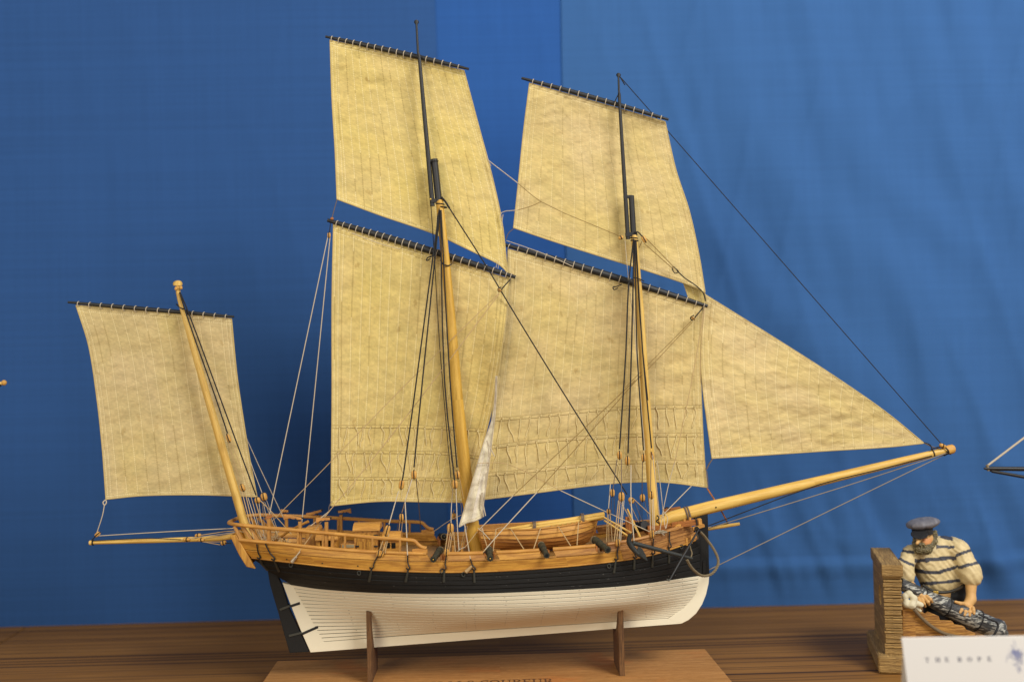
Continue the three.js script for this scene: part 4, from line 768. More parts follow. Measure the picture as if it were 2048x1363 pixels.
// main shrouds and tackles, near side
const mh = [879, 415, 3];
lineN('shroud', b, 1.7, mh, [807, 947, 30], [804, 962, 31]); lineN('shroud', b, 1.7, [880, 418, 3], [845, 760, 20], [828, 934, 30]);
lineN('shroud', b, 1.7, [881, 420, 4], [889, 760, 20], [909, 960, 32]); lineN('shroud', b, 1.7, [882, 420, 4], [900, 760, 20], [914, 934, 30]);
lineN('shroud', b, 1.0, [862, 413, -3], [868, 500, -2], [880, 700, 8], [902, 955, 22]);
block(803, 969, 31, 11, 18, -0.15); block(828, 949, 31, 11, 17); block(910, 968, 33, 11, 17); block(915, 949, 31, 10, 16, 0.1);
rope(w, 1.3, [797, 982, 33], [778, 1048, 52]); block(774, 1061, 54, 11, 22, -0.3);
rope(t, 1, [770, 1070, 55], [756, 1108, 62]); rope(t, 1, [776, 1070, 55], [763, 1110, 62]); rope(t, 1, [778, 1066, 55], [770, 1106, 62]); block(757, 1106, 62, 8, 13, -0.2); block(764, 1108, 62, 6, 11, -0.4);
rope(t, 0.9, [823, 956, 31], [812, 996, 20], [804, 1024, 10]); block(803, 1034, 8, 9, 15); rope(t, 0.8, [800, 1040, 8], [797, 1070, 6]); rope(t, 0.8, [805, 1040, 8], [802, 1072, 4]); rope(g, 0.6, [799, 1038, 8], [790, 1075, -10]);
rope(w, 1.4, [810, 1000, 40], [813, 1060, 52], [815, 1110, 63]); rope(w, 1.4, [824, 958, 32], [810, 1002, 42]); rope(g, 1, [832, 956, 31], [837, 1004, 0], [842, 1064, -50]);
rope(w, 1.2, [912, 976, 33], [915, 1058, 48], [918, 1100, 58]); rope(w, 1.1, [906, 975, 32], [903, 1010, 20], [902, 1046, 50]); block(908, 1032, -10, 9, 14); rope(t, 0.8, [908, 1020, -6], [906, 1026, -10]);
rope(t, 0.9, [919, 955, 31], [927, 997, 24]); rope(w, 0.9, [921, 1000, 10], [926, 1040, -30]); block(901, 1056, 54, 13, 19);
rope(t, 1, [897, 1056, 56], [890, 1102, 62]); rope(t, 1, [905, 1062, 56], [898, 1106, 63]); rope(t, 1, [901, 1064, 56], [895, 1100, 62]); rope(t, 1, [907, 1063, 55], [911, 1107, 62]); block(893, 1104, 63, 9, 14, -0.1);
rope(w, 1.1, [929, 1048, 50], [941, 1119, 65]); rope(t, 0.9, [931, 1052, 46], [921, 1095, 40]); rope(t, 0.9, [935, 1052, 40], [926, 1090, 30]); rope(t, 0.9, [955, 1062, 20], [930, 1094, 30]); rope(w, 1.1, [914, 1104, 60], [920, 1098, 50], [929, 1094, 40]);
rope(w, 0.9, [868, 1062, -30], [900, 1040, -10], [926, 1028, 10]); rope(g, 0.7, [913, 1040, 10], [910, 1070, 0]); rope(w, 0.9, [910, 1068, 0], [906, 1080, -6]);
rope(th, 0.9, [1270, 760, 4], [1027, 990, 16]); rope(w, 1.2, [1027, 990, 16], [960, 1057, 20]); rope(th, 0.9, [1280, 752, 4], [1074, 984, 24]); rope(w, 1.3, [1074, 984, 24], [1004, 1060, 44], [970, 1099, 55]); rope(t, 1.3, [970, 1099, 55], [935, 1140, 66]); obj('mousing', loft([H(944, 1130, 0.002), H(932, 1142, 0.002)], [0.0012, 0.002], 7), t, ship);
rope(th, 0.7, [1384, 640, -10], [1290, 735, 2], [1250, 775, 6]); rope(th, 0.7, [1386, 642, -10], [1296, 738, 2], [1262, 770, 6]);
// main stay and its parts
lineN('stay', b, 1.6, [886, 396, 1], [972, 531, -3], [1013, 600, -4], [1111, 760, -2], [1254, 988, 4]); block(1263, 1000, 4, 14, 11, -0.6);
rope(b, 2.4, [883, 394, 4], [890, 402, 2], [899, 416, 1]);
rope(t, 1, [1266, 996, 6], [1302, 1030, 10]); rope(t, 0.9, [1258, 1004, 4], [1280, 1049, 0]); rope(g, 0.8, [1270, 1005, 2], [1289, 1055, -4]); block(1284, 1046, -2, 9, 12, -0.3); block(1290, 1054, -4, 8, 8);
rope(t, 0.7, [955, 926, 22], [1000, 925, 10], [1027, 932, 2], [1070, 953, -10], [1122, 981, 0]); rope(w, 1.2, [1122, 981, 0], [1210, 1022, 20], [1302, 1064, 44]);
// topsail bowline
rope(w, 1.1, [976, 320, -8], [1037, 367, -4]); rope(th, 0.8, [1037, 367, -4], [1082, 403, -3], [1242, 473, 2]); rope(w, 1.1, [1000, 440, -10], [1003, 425, -9], [1035, 420, -6]); rope(th, 0.8, [1035, 420, -6], [1065, 411, -4], [1082, 403, -3]); block(1242, 475, 4, 11, 7, 0.4);
rope(w, 1, [1003, 452, -10], [1006, 428, -8]); rope(w, 1, [974, 310, -8], [976, 320, -8], [982, 332, -9]);
rope(g, 1, [1027, 457, -9], [1017, 466, -10], [1012, 478, -12]); rope(w, 0.9, [1013, 481, -12], [1040, 490, -11], [1100, 512, -9], [1146, 533, -7]); rope(w, 0.7, [995, 520, -9], [992, 535, -8]); rope(w, 0.7, [998, 523, -9], [996, 537, -8]);
rope(w, 0.9, [704, 466, -5], [760, 487, -4], [800, 498, -4]);
// yard slings, parrels, loops with thimbles
rope(b, 1.4, [872, 506, 2], [862, 513, 2], [855, 515, 2], [853, 521, 2], [861, 517, 2]); rope(b, 1.4, [1244, 568, -6], [1232, 573, -6], [1226, 574, -6], [1228, 579, -6], [1236, 575, -6]);
rope(b, 1.5, [1021, 558, -2], [1010, 570, 0], [998, 583, 2], [996, 578, 2], [1002, 574, 1]); rope(b, 1.5, [1406, 615, -10], [1395, 628, -8], [1384, 640, -8], [1381, 635, -8], [1388, 630, -8]); block(999, 580, 3, 5, 9, 0.8); block(1386, 636, -6, 5, 9, 0.8);
rope(b, 1.4, [881, 520, 3], [886, 528, 6], [896, 531, 5], [903, 528, 0]); rope(b, 1.2, [1267, 555, 3], [1274, 556, 6], [1282, 559, 4], [1288, 562, 0]); rope(b, 1.2, [364, 615, 1], [372, 620, 4], [380, 624, 1]); rope(b, 1.6, [353, 608, -3], [361, 615, 2], [366, 618, 3]);
rope(b, 1, [877, 405, 2], [869, 500, 0], [866, 512, -2]); rope(b, 1.2, [880, 424, 5], [868, 508, -3]); rope(b, 1.2, [1238, 186, 2], [1229, 204, -2]);
rope(b, 1.2, [1239, 152, 1], [1244, 160, 0], [1250, 170, -1]); lineN('stay', b, 1.0, [1239, 152, 1], [1304, 226, -14], [1440, 381, -16], [1885, 890, 0]);
block(1288, 478, 2, 9, 15, 0.5); rope(b, 1.4, [1268, 464, 5], [1276, 464, 4], [1284, 472, 2]); rope(th, 0.9, [1293, 477, 2], [1350, 536, -4]); rope(th, 0.9, [1288, 486, 2], [1348, 539, -4]); rope(b, 1.2, [1349, 535, -4], [1357, 543, -4], [1350, 546, -4], [1344, 535, -4], [1350, 534, -4]);
rope(b, 1.3, [1354, 541, -4], [1370, 556, -8], [1392, 571, -10], [1406, 585, -11], [1411, 602, -12]); rope(th, 0.8, [1284, 482, 0], [1278, 495, -2]);
rope(w, 0.8, [1250, 480, 3], [1257, 560, 5], [1268, 650, 6]);
// fore shrouds and tackles
lineN('shroud', b, 1.7, [1267, 478, 3], [1257, 572, 10], [1252, 699, 18], [1239, 898, 28]); lineN('shroud', b, 1.7, [1268, 482, 4], [1263, 699, 18], [1256, 906, 30]);
lineN('shroud', b, 1.6, [1270, 482, 5], [1274, 699, 16], [1287, 900, 24]); lineN('shroud', b, 1.6, [1272, 482, 5], [1285, 699, 10], [1303, 896, 18]);
lineN('shroud', w, 0.9, [1266, 490, 4], [1268, 640, 10], [1290, 900, 18]); rope(b, 0.9, [1272, 500, 5], [1280, 640, 8], [1296, 800, 10]);
block(1239, 910, 29, 10, 16); block(1255, 921, 30, 10, 17); block(1287, 915, 24, 9, 15); block(1304, 911, 18, 8, 15, 0.2);
rope(g, 0.9, [1234, 918, 29], [1226, 978, 30]); rope(g, 0.9, [1243, 918, 28], [1243, 984, 40]); block(1225, 985, 20, 9, 15); block(1243, 993, 44, 12, 18); rope(g, 0.6, [1223, 992, 18], [1222, 1035, 0]); rope(g, 0.6, [1228, 992, 18], [1230, 1032, 0]);
rope(w, 1.1, [1221, 965, 10], [1217, 1018, 30]); block(1217, 1022, 32, 8, 9); rope(t, 0.9, [1215, 1026, 32], [1213, 1084, 46]); rope(t, 0.9, [1217, 1027, 32], [1218, 1086, 46]); rope(t, 0.9, [1220, 1026, 32], [1225, 1086, 50]);
rope(t, 1.1, [1237, 1000, 46], [1228, 1086, 55]); rope(t, 1.1, [1240, 1002, 46], [1233, 1084, 56]); rope(w, 1, [1245, 1002, 46], [1238, 1082, 56]); rope(w, 1, [1248, 1000, 46], [1241, 1082, 56]); block(1236, 1085, 58, 9, 15);
rope(t, 1, [1242, 1004, 44], [1279, 1072, 40]); rope(w, 1.3, [1262, 930, 20], [1262, 1000, 40], [1268, 1082, 56]);
rope(g, 0.9, [1285, 922, 24], [1284, 986, 0]); block(1285, 995, -2, 11, 15); rope(g, 0.6, [1281, 1002, -4], [1279, 1045, -20]); rope(g, 0.6, [1284, 1003, -4], [1284, 1040, -20]); rope(w, 0.8, [1289, 998, -4], [1296, 1036, -16]);
rope(g, 0.9, [1302, 919, 18], [1301, 982, 30]); block(1303, 990, 36, 9, 14); rope(w, 1, [1299.5, 996, 38], [1301, 1073, 48]); rope(w, 1, [1304, 998, 38], [1306, 1058, 46]); rope(w, 1, [1307, 996, 36], [1309, 1060, 46]); block(1304, 1067, 49, 8, 16);
rope(w, 1.2, [1305, 910, 20], [1311, 960, 20], [1319, 1036, 14]); rope(w, 1, [1314, 920, 2], [1320, 965, 4], [1326, 1020, 10]); rope(t, 0.8, [1409, 616, -10], [1384, 760, 0], [1349, 925, 8]); rope(w, 1, [1349, 925, 8], [1338, 965, 8], [1326, 1021, 14]); rope(w, 1.1, [1400, 955, -30], [1381, 973, -20], [1328, 1027, 8]); rope(t, 0.7, [1409, 620, -12], [1402, 690, -14], [1401, 760, -14]);
rope(w, 1, [1326, 1021, 14], [1323, 1040, 16], [1320, 1060, 20]); rope(w, 1, [1327, 1022, 14], [1335, 1035, 18], [1332, 1056, 26]); rope(w, 0.9, [1326, 1020, 16], [1328, 1040, 30], [1331, 1057, 38]);
for (let k = 0; k < 6; k++) rope(k % 2 ? w : M.hemp, 0.9, [1308, 1063 + k, 48], [1318, 1066 - (k * 5) % 7, 47], [1328, 1061 + (k * 3) % 5, 43], [1334, 1063 + (k % 3), 41]); rope(w, 0.9, [1320, 1064, 44], [1329, 1070, 43]);
rope(b, 1.6, [1314, 1030, 6], [1318, 1036, 8], [1313, 1042, 8], [1318, 1046, 9]); rope(b, 1.4, [1330, 1016, 4], [1334, 1014, 0], [1340, 1018, -4]);
// chains on the near side: a wire from each dead-eye down to its iron strap
function chain(x0, y0, x1, y1, x2, y2) {
  const A = H(x0, y0, 0.0025), B = H(x1, y1, 0.002), C = H(x2, y2, 0.0013), hk = B.clone().add(V(0.0016, 0.001, 0.0008));
  const c = obj('chain_plate', loft([H(x1, y1, 0.0012), H((x1 + x2) / 2, (y1 + y2) / 2, 0.0014), C], [0.001, 0.0012, 0.0014], 7), M.strap, ship); obj('chain_wire', loft(smooth([A, A.clone().lerp(B, 0.6), hk, B, B.clone().add(V(-0.0018, 0.0012, 0.001))], 3), 0.0007, 6), M.jet, c);
}
chain(516, 1086, 520, 1114, 530, 1136); chain(535, 1085, 549, 1117, 559, 1139); chain(756, 1112, 744, 1135, 739, 1160); chain(816, 1110, 817, 1137, 812, 1161); chain(893, 1112, 889, 1138, 888, 1162); chain(941, 1118, 948, 1138, 949, 1163);
chain(1235, 1092, 1231, 1118, 1227, 1144); chain(1268, 1100, 1268, 1114, 1267, 1136); chain(1304, 1076, 1304, 1106, 1303, 1132); chain(1331, 1056, 1336, 1094, 1336, 1124);
for (const [x, y] of [[719, 1143], [583, 1126], [927, 1147], [884, 1140], [1217, 1130], [1360, 1092]]) { const c = H(x, y, 0.0018), q = []; for (let i = 0; i <= 14; i++) { const a = i / 14 * 6.283; q.push(c.clone().add(V(Math.cos(a) * 0.0015, Math.sin(a) * 0.002, 0))); } obj('ring_bolt', loft(q, 0.0005, 5), M.strap, ship); }
// boat lashings
for (const [a, c] of [[[1022, 1058, 27], [1049, 1100, 52]], [[1081, 1056, 28], [1067, 1098, 50]], [[1117, 1053, 28], [1143, 1094, 52]], [[1157, 1044, 24], [1154, 1090, 44]], [[963, 1058, 20], [978, 1104, 46]], [[992, 1058, 26], [986, 1102, 44]]]) rope(t, 1.2, a, c);
rope(t, 1, [992, 1058, 26], [1000, 1055, 22], [1022, 1057, 27]); rope(t, 1, [1081, 1056, 28], [1100, 1052, 24], [1117, 1053, 28]); rope(w, 1.1, [956, 1056, 24], [966, 1064, 26], [980, 1079, 28]); rope(w, 1, [964, 1055, 26], [968, 1068, 27]);
// bow rigging
rope(M.ropeL, 1.15, [1895, 905, 3], [1690, 972, 2], [1417, 1056, -2]); rope(b, 1.2, [1864, 911, 4], [1760, 938, 8], [1640, 968, 7], [1417, 1051, 4]); rope(M.ropeL, 1.15, [1895, 906, 0], [1679, 1011, 2], [1418, 1139, 2]); rope(b, 1.6, [1902, 908, 2], [1896, 907, 2], [1888, 911, 1]);
obj('rope', twisted([[1414, 976, -18], [1422, 988, -14], [1436, 1010, -8], [1453, 1040, -12]].map(mm), 0.0008, 9), M.mahog, ship); obj('rope', twisted([[1425, 917, -19], [1418, 928, -18], [1413, 938, -17]].map(mm), 0.0007, 4), M.ropeG, ship); rope(g, 1, [1413, 940, -18], [1415, 955, -18], [1416, 975, -18]);
rope(b, 1.3, [1452, 1040, -12], [1456, 1046, -14], [1448, 1048, -14]); rope(b, 1, [1420, 1054, -14], [1436, 1049, -13], [1455, 1046, -13]);
rope(g, 1.2, [1845, 884, -4], [1862, 892, -2], [1885, 899, 2]); rope(b, 1.4, [1846, 884, -4], [1860, 889, -2], [1864, 898, 3]); block(1885, 891, 3, 14, 8, -0.4); rope(b, 1.6, [1890, 894, 4], [1896, 900, 5], [1898, 906, 4]); rope(g, 1, [1800, 848, -8], [1845, 884, -4]);
rope(b, 1.4, [1862, 898, 4], [1876, 894, 3], [1888, 892, 3]);

// ------------------------------------------------------------------ neighbours at the edges
{
  const at = P(2058, 941, -0.03), s = thing('neighbour_model_spar', 'black tapered spar of another ship model entering beside the bowsprit tip', 'spar', at);
  const z = -30;
  obj('boom', loft([[1968, 936.5, z], [1973, 936.5, z], [1982, 936.5, z], [2100, 938, z], [2300, 941, z]].map(mm), [0.001, 0.0016, 0.0022, 0.0026, 0.003], 10), M.jet, s);
  obj('boom', loft([[1978, 938, z], [1985, 942, z], [2040, 952, z], [2300, 996, z]].map(mm), [0.0012, 0.0016, 0.0017, 0.002], 8), M.jet, s);
  obj('rope', loft([mm([1976, 930, z]), mm([2300, 684, z])], 0.0011, 7), M.ropeW, s); obj('lashing', loft([mm([1974, 929, z]), mm([1977, 941, z])], [0.0016, 0.0014], 8), M.hemp, s);
  const at2 = P(-10, 770, -0.05), o = thing('neighbour_model_tip', 'pale rounded tip of another model, alone against the blue cloth', 'spar tip', at2);
  obj('spar', loft([mm([-120, 796, -50]), mm([6, 765.5, -50])], 0.002, 10), M.spar, o); obj('knob', ball(mm([8, 765, -50]), 0.0029, 0.0029, 0.0026, 12), M.block, o); obj('rope', loft([mm([-120, 812, -48]), mm([2, 770, -48])], 0.0012, 6), M.ropeB, o);
}
// ------------------------------------------------------------------ sailor figurine
function sdfGeo(f, c, L, cell) {                              // meshes f < 0 inside a cube of side L about c
  const N = Math.round(L / cell), mc = new MarchingCubes(N, new THREE.MeshBasicMaterial(), false, false, 200000), h = N / 2, F = mc.field;
  for (let k = 0; k < N; k++) for (let j = 0; j < N; j++) for (let i = 0; i < N; i++) F[k * N * N + j * N + i] = (i < 2 || j < 2 || k < 2 || i > N - 3 || j > N - 3 || k > N - 3) ? -1 : -f(c.x + (i - h) / h * L / 2, c.y + (j - h) / h * L / 2, c.z + (k - h) / h * L / 2) * 400;
  mc.isolation = 0; mc.update(); const n = mc.count, g = new THREE.BufferGeometry();
  const pos = new Float32Array(mc.positionArray.slice(0, n * 3)), nor = new Float32Array(mc.normalArray.slice(0, n * 3));
  for (let i = 0; i < n; i++) { pos[3 * i] = c.x + pos[3 * i] * L / 2; pos[3 * i + 1] = c.y + pos[3 * i + 1] * L / 2; pos[3 * i + 2] = c.z + pos[3 * i + 2] * L / 2; const l = Math.hypot(nor[3 * i], nor[3 * i + 1], nor[3 * i + 2]) || 1; for (let q = 0; q < 3; q++) nor[3 * i + q] /= l; }
  g.setAttribute('position', new THREE.BufferAttribute(pos, 3)); g.setAttribute('normal', new THREE.BufferAttribute(nor, 3)); return clean(g);
}
const smin = (a, b2, k) => { const h = clamp(0.5 + 0.5 * (b2 - a) / k); return lerp(b2, a, h) - k * h * (1 - h); };
function bones(list, k) {                                     // [[x,y,z],[x,y,z],r0,r1] in pixels and mm
  const B = list.map(([a, c, r0, r1]) => { const p = mm(a), q = mm(c), d = q.clone().sub(p); return [p.x, p.y, p.z, d.x, d.y, d.z, d.lengthSq() || 1e-9, r0 * K, (r1 ?? r0) * K]; });
  return (x, y, z) => { let o = 1e9; for (const v of B) { const X = x - v[0], Y = y - v[1], Z = z - v[2], t2 = clamp((X * v[3] + Y * v[4] + Z * v[5]) / v[6]), e = Math.hypot(X - v[3] * t2, Y - v[4] * t2, Z - v[5] * t2) - lerp(v[7], v[8], t2); o = smin(o, e, k); } return o; };
}
function tint(g, fn) { const p = g.attributes.position, c = new Float32Array(p.count * 3), q = V(0, 0, 0), col = new THREE.Color(); for (let i = 0; i < p.count; i++) { q.fromBufferAttribute(p, i); const v = fn(q); col.setRGB(v[0] / 255, v[1] / 255, v[2] / 255, THREE.SRGBColorSpace); c.set([col.r, col.g, col.b], i * 3); } g.setAttribute('color', new THREE.BufferAttribute(c, 3)); return g; }
{
  const figAt = V(P(1850, 1300, -0.04).x, 0, -0.04), fig = thing('sailor_figurine', 'painted figurine of a bearded sailor in a striped shirt leaning over a ship cannon', 'figurine', figAt);
  const vc = new THREE.MeshStandardMaterial({ vertexColors: true, roughness: 0.6, bumpMap: grit, bumpScale: 0.0002 });
  const ARM = [[[1822, 1108, -48], [1804, 1143, -36], 13, 11], [[1804, 1143, -36], [1827, 1178, -28], 11, 8], [[1827, 1178, -28], [1836, 1187, -26], 8.5, 9.5], [[1918, 1102, -52], [1942, 1150, -42], 15, 13], [[1942, 1150, -42], [1942, 1198, -34], 13.5, 8.5], [[1942, 1198, -34], [1936, 1208, -30], 9, 10]];
  const skin = bones([...ARM, [[1848, 1078, -50], [1846, 1084, -47], 19, 17], [[1856, 1096, -58], [1872, 1105, -64], 14, 18], [[1868, 1110, -66], [1878, 1190, -66], 34, 34], [[1838, 1080, -34], [1834, 1086, -30], 4.5, 3.2], [[1836, 1075, -38], [1852, 1072, -36], 5, 5]], 0.004);
  const sk = (q) => { const [x, y] = toPx(q); const n = fbm(q.x * 400, q.y * 400, 2, 7), red = y < 1100 && y > 1076 && x > 1844 && x < 1864 ? 1 : 0; return [196 + 18 * n + red * 4, 152 + 14 * n - red * 16, 92 + 10 * n - red * 10]; };
  const handR = [[[1833, 1184, -26], [1845, 1192, -22], 8, 7], ...[[1836, 1196, 1840, 1206, 1843, 1212], [1843, 1197, 1848, 1207, 1850, 1212], [1849, 1195, 1856, 1203, 1858, 1208], [1853, 1191, 1861, 1198, 1864, 1203]].flatMap(([a, b1, c, d, e, f]) => [[[a, b1, -20], [c, d, -15], 3.6, 3.3], [[c, d, -15], [e, f, -18], 3.3, 2.8]]), [[1830, 1190, -24], [1832, 1204, -17], 3.8, 3.4], [[1832, 1204, -17], [1840, 1214, -17], 3.4, 3]];
  const handL = [[[1941, 1200, -33], [1934, 1210, -28], 9, 9], ...[[1926, 1216, 1920, 1224], [1933, 1218, 1929, 1229], [1940, 1218, 1939, 1230], [1946, 1215, 1948, 1226]].flatMap(([a, b1, c, d]) => [[[a, b1, -24], [(a + c) / 2, (b1 + d) / 2 - 1, -19], 3.8, 3.5], [[(a + c) / 2, (b1 + d) / 2 - 1, -19], [c, d, -18], 3.5, 2.9]]), [[1930, 1207, -28], [1920, 1206, -22], 4.4, 3.6], [[1920, 1206, -22], [1911, 1203, -20], 3.6, 2.8]];
  const fR = bones(handR, 0.0009), fL = bones(handL, 0.0009);
  obj('person', tint(mergeGeometries([sdfGeo(skin, mm([1873, 1125, -50]), 0.112, 0.0011), sdfGeo(fR, mm([1846, 1197, -22]), 0.034, 0.00055), sdfGeo(fL, mm([1930, 1212, -26]), 0.036, 0.00055)]), sk), vc, fig, { label: 'bearded sailor in cap and rolled sleeves bending over the cannon' });
  const person = fig.children[fig.children.length - 1];
  // shirt with painted bands
  const shirtB = bones([[[1822, 1106, -48], [1808, 1136, -38], 18, 15.5], [[1806, 1138, -37], [1813, 1152, -34], 16.5, 17], [[1918, 1100, -52], [1938, 1140, -43], 22, 20], [[1938, 1140, -43], [1943, 1153, -41], 20, 21], [[1838, 1108, -60], [1905, 1100, -64], 26, 28], [[1858, 1130, -62], [1890, 1132, -64], 34, 34], [[1868, 1160, -60], [1895, 1160, -62], 30, 30], [[1858, 1096, -60], [1884, 1092, -64], 18, 20]], 0.007);
  const shirt = (x, y, z) => shirtB(x, y, z) + 0.0009 * (fbm(x * 260, y * 200, 2, z * 200) - 0.5) + 0.00025 * Math.sin((x * 1.2 + y) * 700 + 6 * vn(x * 150, y * 150));
  const stripes = (q) => {
    const [x, y] = toPx(q), wob = 3 * (vn(x / 9, y / 9, 3) - 0.5); let on = 0;
    const at = (c, h) => { if (Math.abs(y + wob - c) < h) on = 1; };
    if (x < 1829) { at(1104 + (1829 - x) * -0.15, 3.2); at(1128 + (1822 - x) * -0.5, 3); } else if (x > 1910 + (y - 1100) * 0.18) { at(1109 - (x - 1915) * 0.34, 3.4); at(1136 - (x - 1915) * 0.3, 3.4); }
    else { at(1118 - (x - 1870) * 0.08, 3.8); at(1143.5 - (x - 1870) * 0.06 - 0.004 * (x - 1870) ** 2, 3.4); at(1165 - 0.1 * (x - 1870), 3.4); if (x > 1872) { at(1093, 3.2); } if (x > 1880) at(1073 + (x - 1890) * 0.3, 4); }
    const n = fbm(q.x * 500, q.y * 500, 3, 9); return on ? [46 + 30 * n, 46 + 30 * n, 54 + 30 * n] : [206 + 30 * n - 12, 184 + 30 * n - 12, 138 + 24 * n - 12];
  };
  obj('shirt', tint(sdfGeo(shirt, mm([1876, 1128, -54]), 0.112, 0.0009), stripes), vc, person);
  const dark = plain(0.1, 0.1, 0.11, 0.5, { bumpMap: grit, bumpScale: 0.0004 });
  const tr = bones([[[1872, 1190, -66], [1915, 1190, -66], 32, 34], [[1872, 1200, -66], [1868, 1330, -62], 26, 20], [[1918, 1200, -66], [1922, 1330, -62], 26, 20]], 0.004);
  obj('trousers', sdfGeo((x, y, z) => tr(x, y, z) + 0.0012 * (fbm(x * 180, y * 180, 2, z * 150) - 0.5), mm([1893, 1250, -66]), 0.12, 0.0014), dark, person);
  obj('belt', loft(smooth([[1846, 1170, -34], [1868, 1182, -28], [1892, 1184, -28], [1914, 1178, -34], [1930, 1168, -46]].map(mm), 4), 0.0016, 7), plain(0.14, 0.12, 0.08, 0.5), person); obj('buckle', beam(mm([1866, 1184, -26]), mm([1876, 1185, -26]), 0.0034, 0.002), M.brass, person);
  // cap: soft crown and dark peak
  const capF = (x, y, z) => { const c = mm([1846, 1046, -50]); let X = (x - c.x), Y = (y - c.y) - 0.14 * X, Z = z - c.z; const l = Math.hypot(X / 0.0165, Y / 0.0060, Z / 0.0165); return (l - 1) * 0.0075 + 0.0009 * (fbm(x * 220, z * 220, 2, 4) - 0.5); };
  const capG = tint(sdfGeo(capF, mm([1847, 1047, -50]), 0.04, 0.0007), (q) => { const n = fbm(q.x * 300, q.y * 300 + q.z * 200, 3, 6); return [88 + 44 * n, 86 + 42 * n, 92 + 40 * n]; });
  obj('cap', capG, vc, person);
  obj('cap_band', clean(new THREE.CylinderGeometry(0.0108, 0.0104, 0.0058, 24).rotateZ(0.08).translate(...mm([1845, 1062, -48]).toArray())), dark, person);
  const pk = new THREE.SphereGeometry(1, 18, 10); pk.scale(0.0088, 0.0014, 0.008); pk.rotateX(0.5); pk.rotateZ(0.15); pk.translate(...mm([1839, 1068, -36]).toArray()); obj('cap_peak', clean(pk), dark, person);
  const bd = bones([[[1834, 1089, -38], [1838, 1098, -36], 8, 9], [[1838, 1098, -36], [1854, 1099, -38], 9, 9.5], [[1856, 1096, -40], [1866, 1082, -48], 8.5, 8], [[1866, 1082, -48], [1869, 1066, -52], 8, 7], [[1830, 1088, -42], [1830, 1078, -46], 6, 5], [[1837, 1088, -32], [1846, 1088, -32], 4, 4]], 0.003);
  const curl = (x, y, z) => Math.abs(vn(x * 700, y * 700, z * 700) - 0.5) * 2;
  obj('beard', tint(sdfGeo((x, y, z) => bd(x, y, z) - 0.0018 * (curl(x, y, z) - 0.45), mm([1849, 1086, -44]), 0.036, 0.0005), (q) => { const k = curl(q.x, q.y, q.z); return [70 + 92 * k, 62 + 84 * k, 40 + 60 * k]; }), vc, person);
  // bulwark with gun port
  const woodF = woodMat([182, 146, 86], [104, 76, 36], { len: 0.05, hgt: 0.014, z: 131, sx: 3, sy: 30, bump: 0.0006, rough: 0.75 });
  const woodO = woodMat([190, 138, 62], [120, 76, 26], { len: 0.06, hgt: 0.02, z: 133, sx: 3, sy: 22, bump: 0.0005, rough: 0.65 });
  const f0 = P(1789, 1338, 0.0), rot = 0.235, W = 0.0155, D = 0.098, hgt = P(1789, 1150, 0.0).y;
  const put = (g2g) => { g2g.rotateY(-rot); g2g.translate(f0.x, 0, 0.0); return g2g; };
  const sh = new THREE.Shape([[0, 0.008], [D, 0.008], [D, hgt], [0, hgt]].map((a) => new THREE.Vector2(...a))), ho = new THREE.Path(); ho.absellipse(D * 0.33, hgt * 0.72, 0.011, 0.0105, 0, Math.PI * 2); sh.holes.push(ho);
  const wall = new THREE.ExtrudeGeometry(sh, { depth: W, bevelEnabled: true, bevelThickness: 0.0006, bevelSize: 0.0006, bevelOffset: -0.0006, bevelSegments: 1, curveSegments: 24 }); wall.rotateY(Math.PI / 2); wall.translate(-W / 2, 0, 0);
  const bul = obj('bulwark', put(boxUV(wall, 2)), woodF, fig);
  let y = 0.0175, k = 0; while (y < hgt - 0.001) { const h = Math.min(rr(0.0026, 0.0068), hgt - y), bx = new RoundedBoxGeometry(W + 0.0014 + rr(-0.0008, 0.0012), h - 0.0005, 0.004 + rr(0, 0.0012), 2, 0.0007), a = bx.attributes.position; for (let i = 0; i < a.count; i++) a.setZ(i, a.getZ(i) + 0.0006 * (vn(a.getX(i) * 900, (y + a.getY(i)) * 1200, k) - 0.5)); bx.computeVertexNormals(); bx.translate(rr(-0.0004, 0.0004), y + h / 2, 0.0022); obj('plank_end', put(boxUV(bx, 0)), woodF, bul); y += h; k++; }
  const rough = (gx, amp, fr) => { const a = gx.attributes.position, n = gx.attributes.normal; for (let i = 0; i < a.count; i++) { const d = amp * (fbm(a.getX(i) * fr, a.getY(i) * fr, 2, a.getZ(i) * fr) - 0.5); a.setXYZ(i, a.getX(i) + n.getX(i) * d, a.getY(i) + n.getY(i) * d, a.getZ(i) + n.getZ(i) * d); } return gx; };
  obj('top_beam', put(boxUV(rough(new RoundedBoxGeometry(0.0205, 0.0118, D + 0.008, 4, 0.0012).translate(0, hgt + 0.0058, -D / 2 + 0.003), 0.0008, 500), 2)), woodF, fig);
  obj('foot_block', put(boxUV(rough(new RoundedBoxGeometry(0.032, 0.018, D + 0.012, 5, 0.003).translate(-0.001, 0.0089, -D / 2 + 0.007), 0.0018, 380), 2)), woodF, fig);
  const dg = new RoundedBoxGeometry(0.15, 0.014, 0.075, 3, 0.002); dg.translate(P(1880, 1300, -0.03).x + 0.042, 0.007, -0.044); obj('deck_base', boxUV(rough(dg, 0.001, 300), 0), woodO, fig);
  // gun carriage and gun
  const cheek = [[1803, 1210], [1822, 1208], [1832, 1217], [1851, 1227], [1857, 1223], [1876, 1231], [1878, 1240], [1903, 1241], [1907, 1248], [1926, 1251], [1931, 1258], [1948, 1264], [1953, 1272], [1954, 1320], [1803, 1325]];
  for (const z of [-0.012, -0.042]) obj('carriage_cheek', slab(cheek, z, 0.006, 0.0006), woodO, fig);
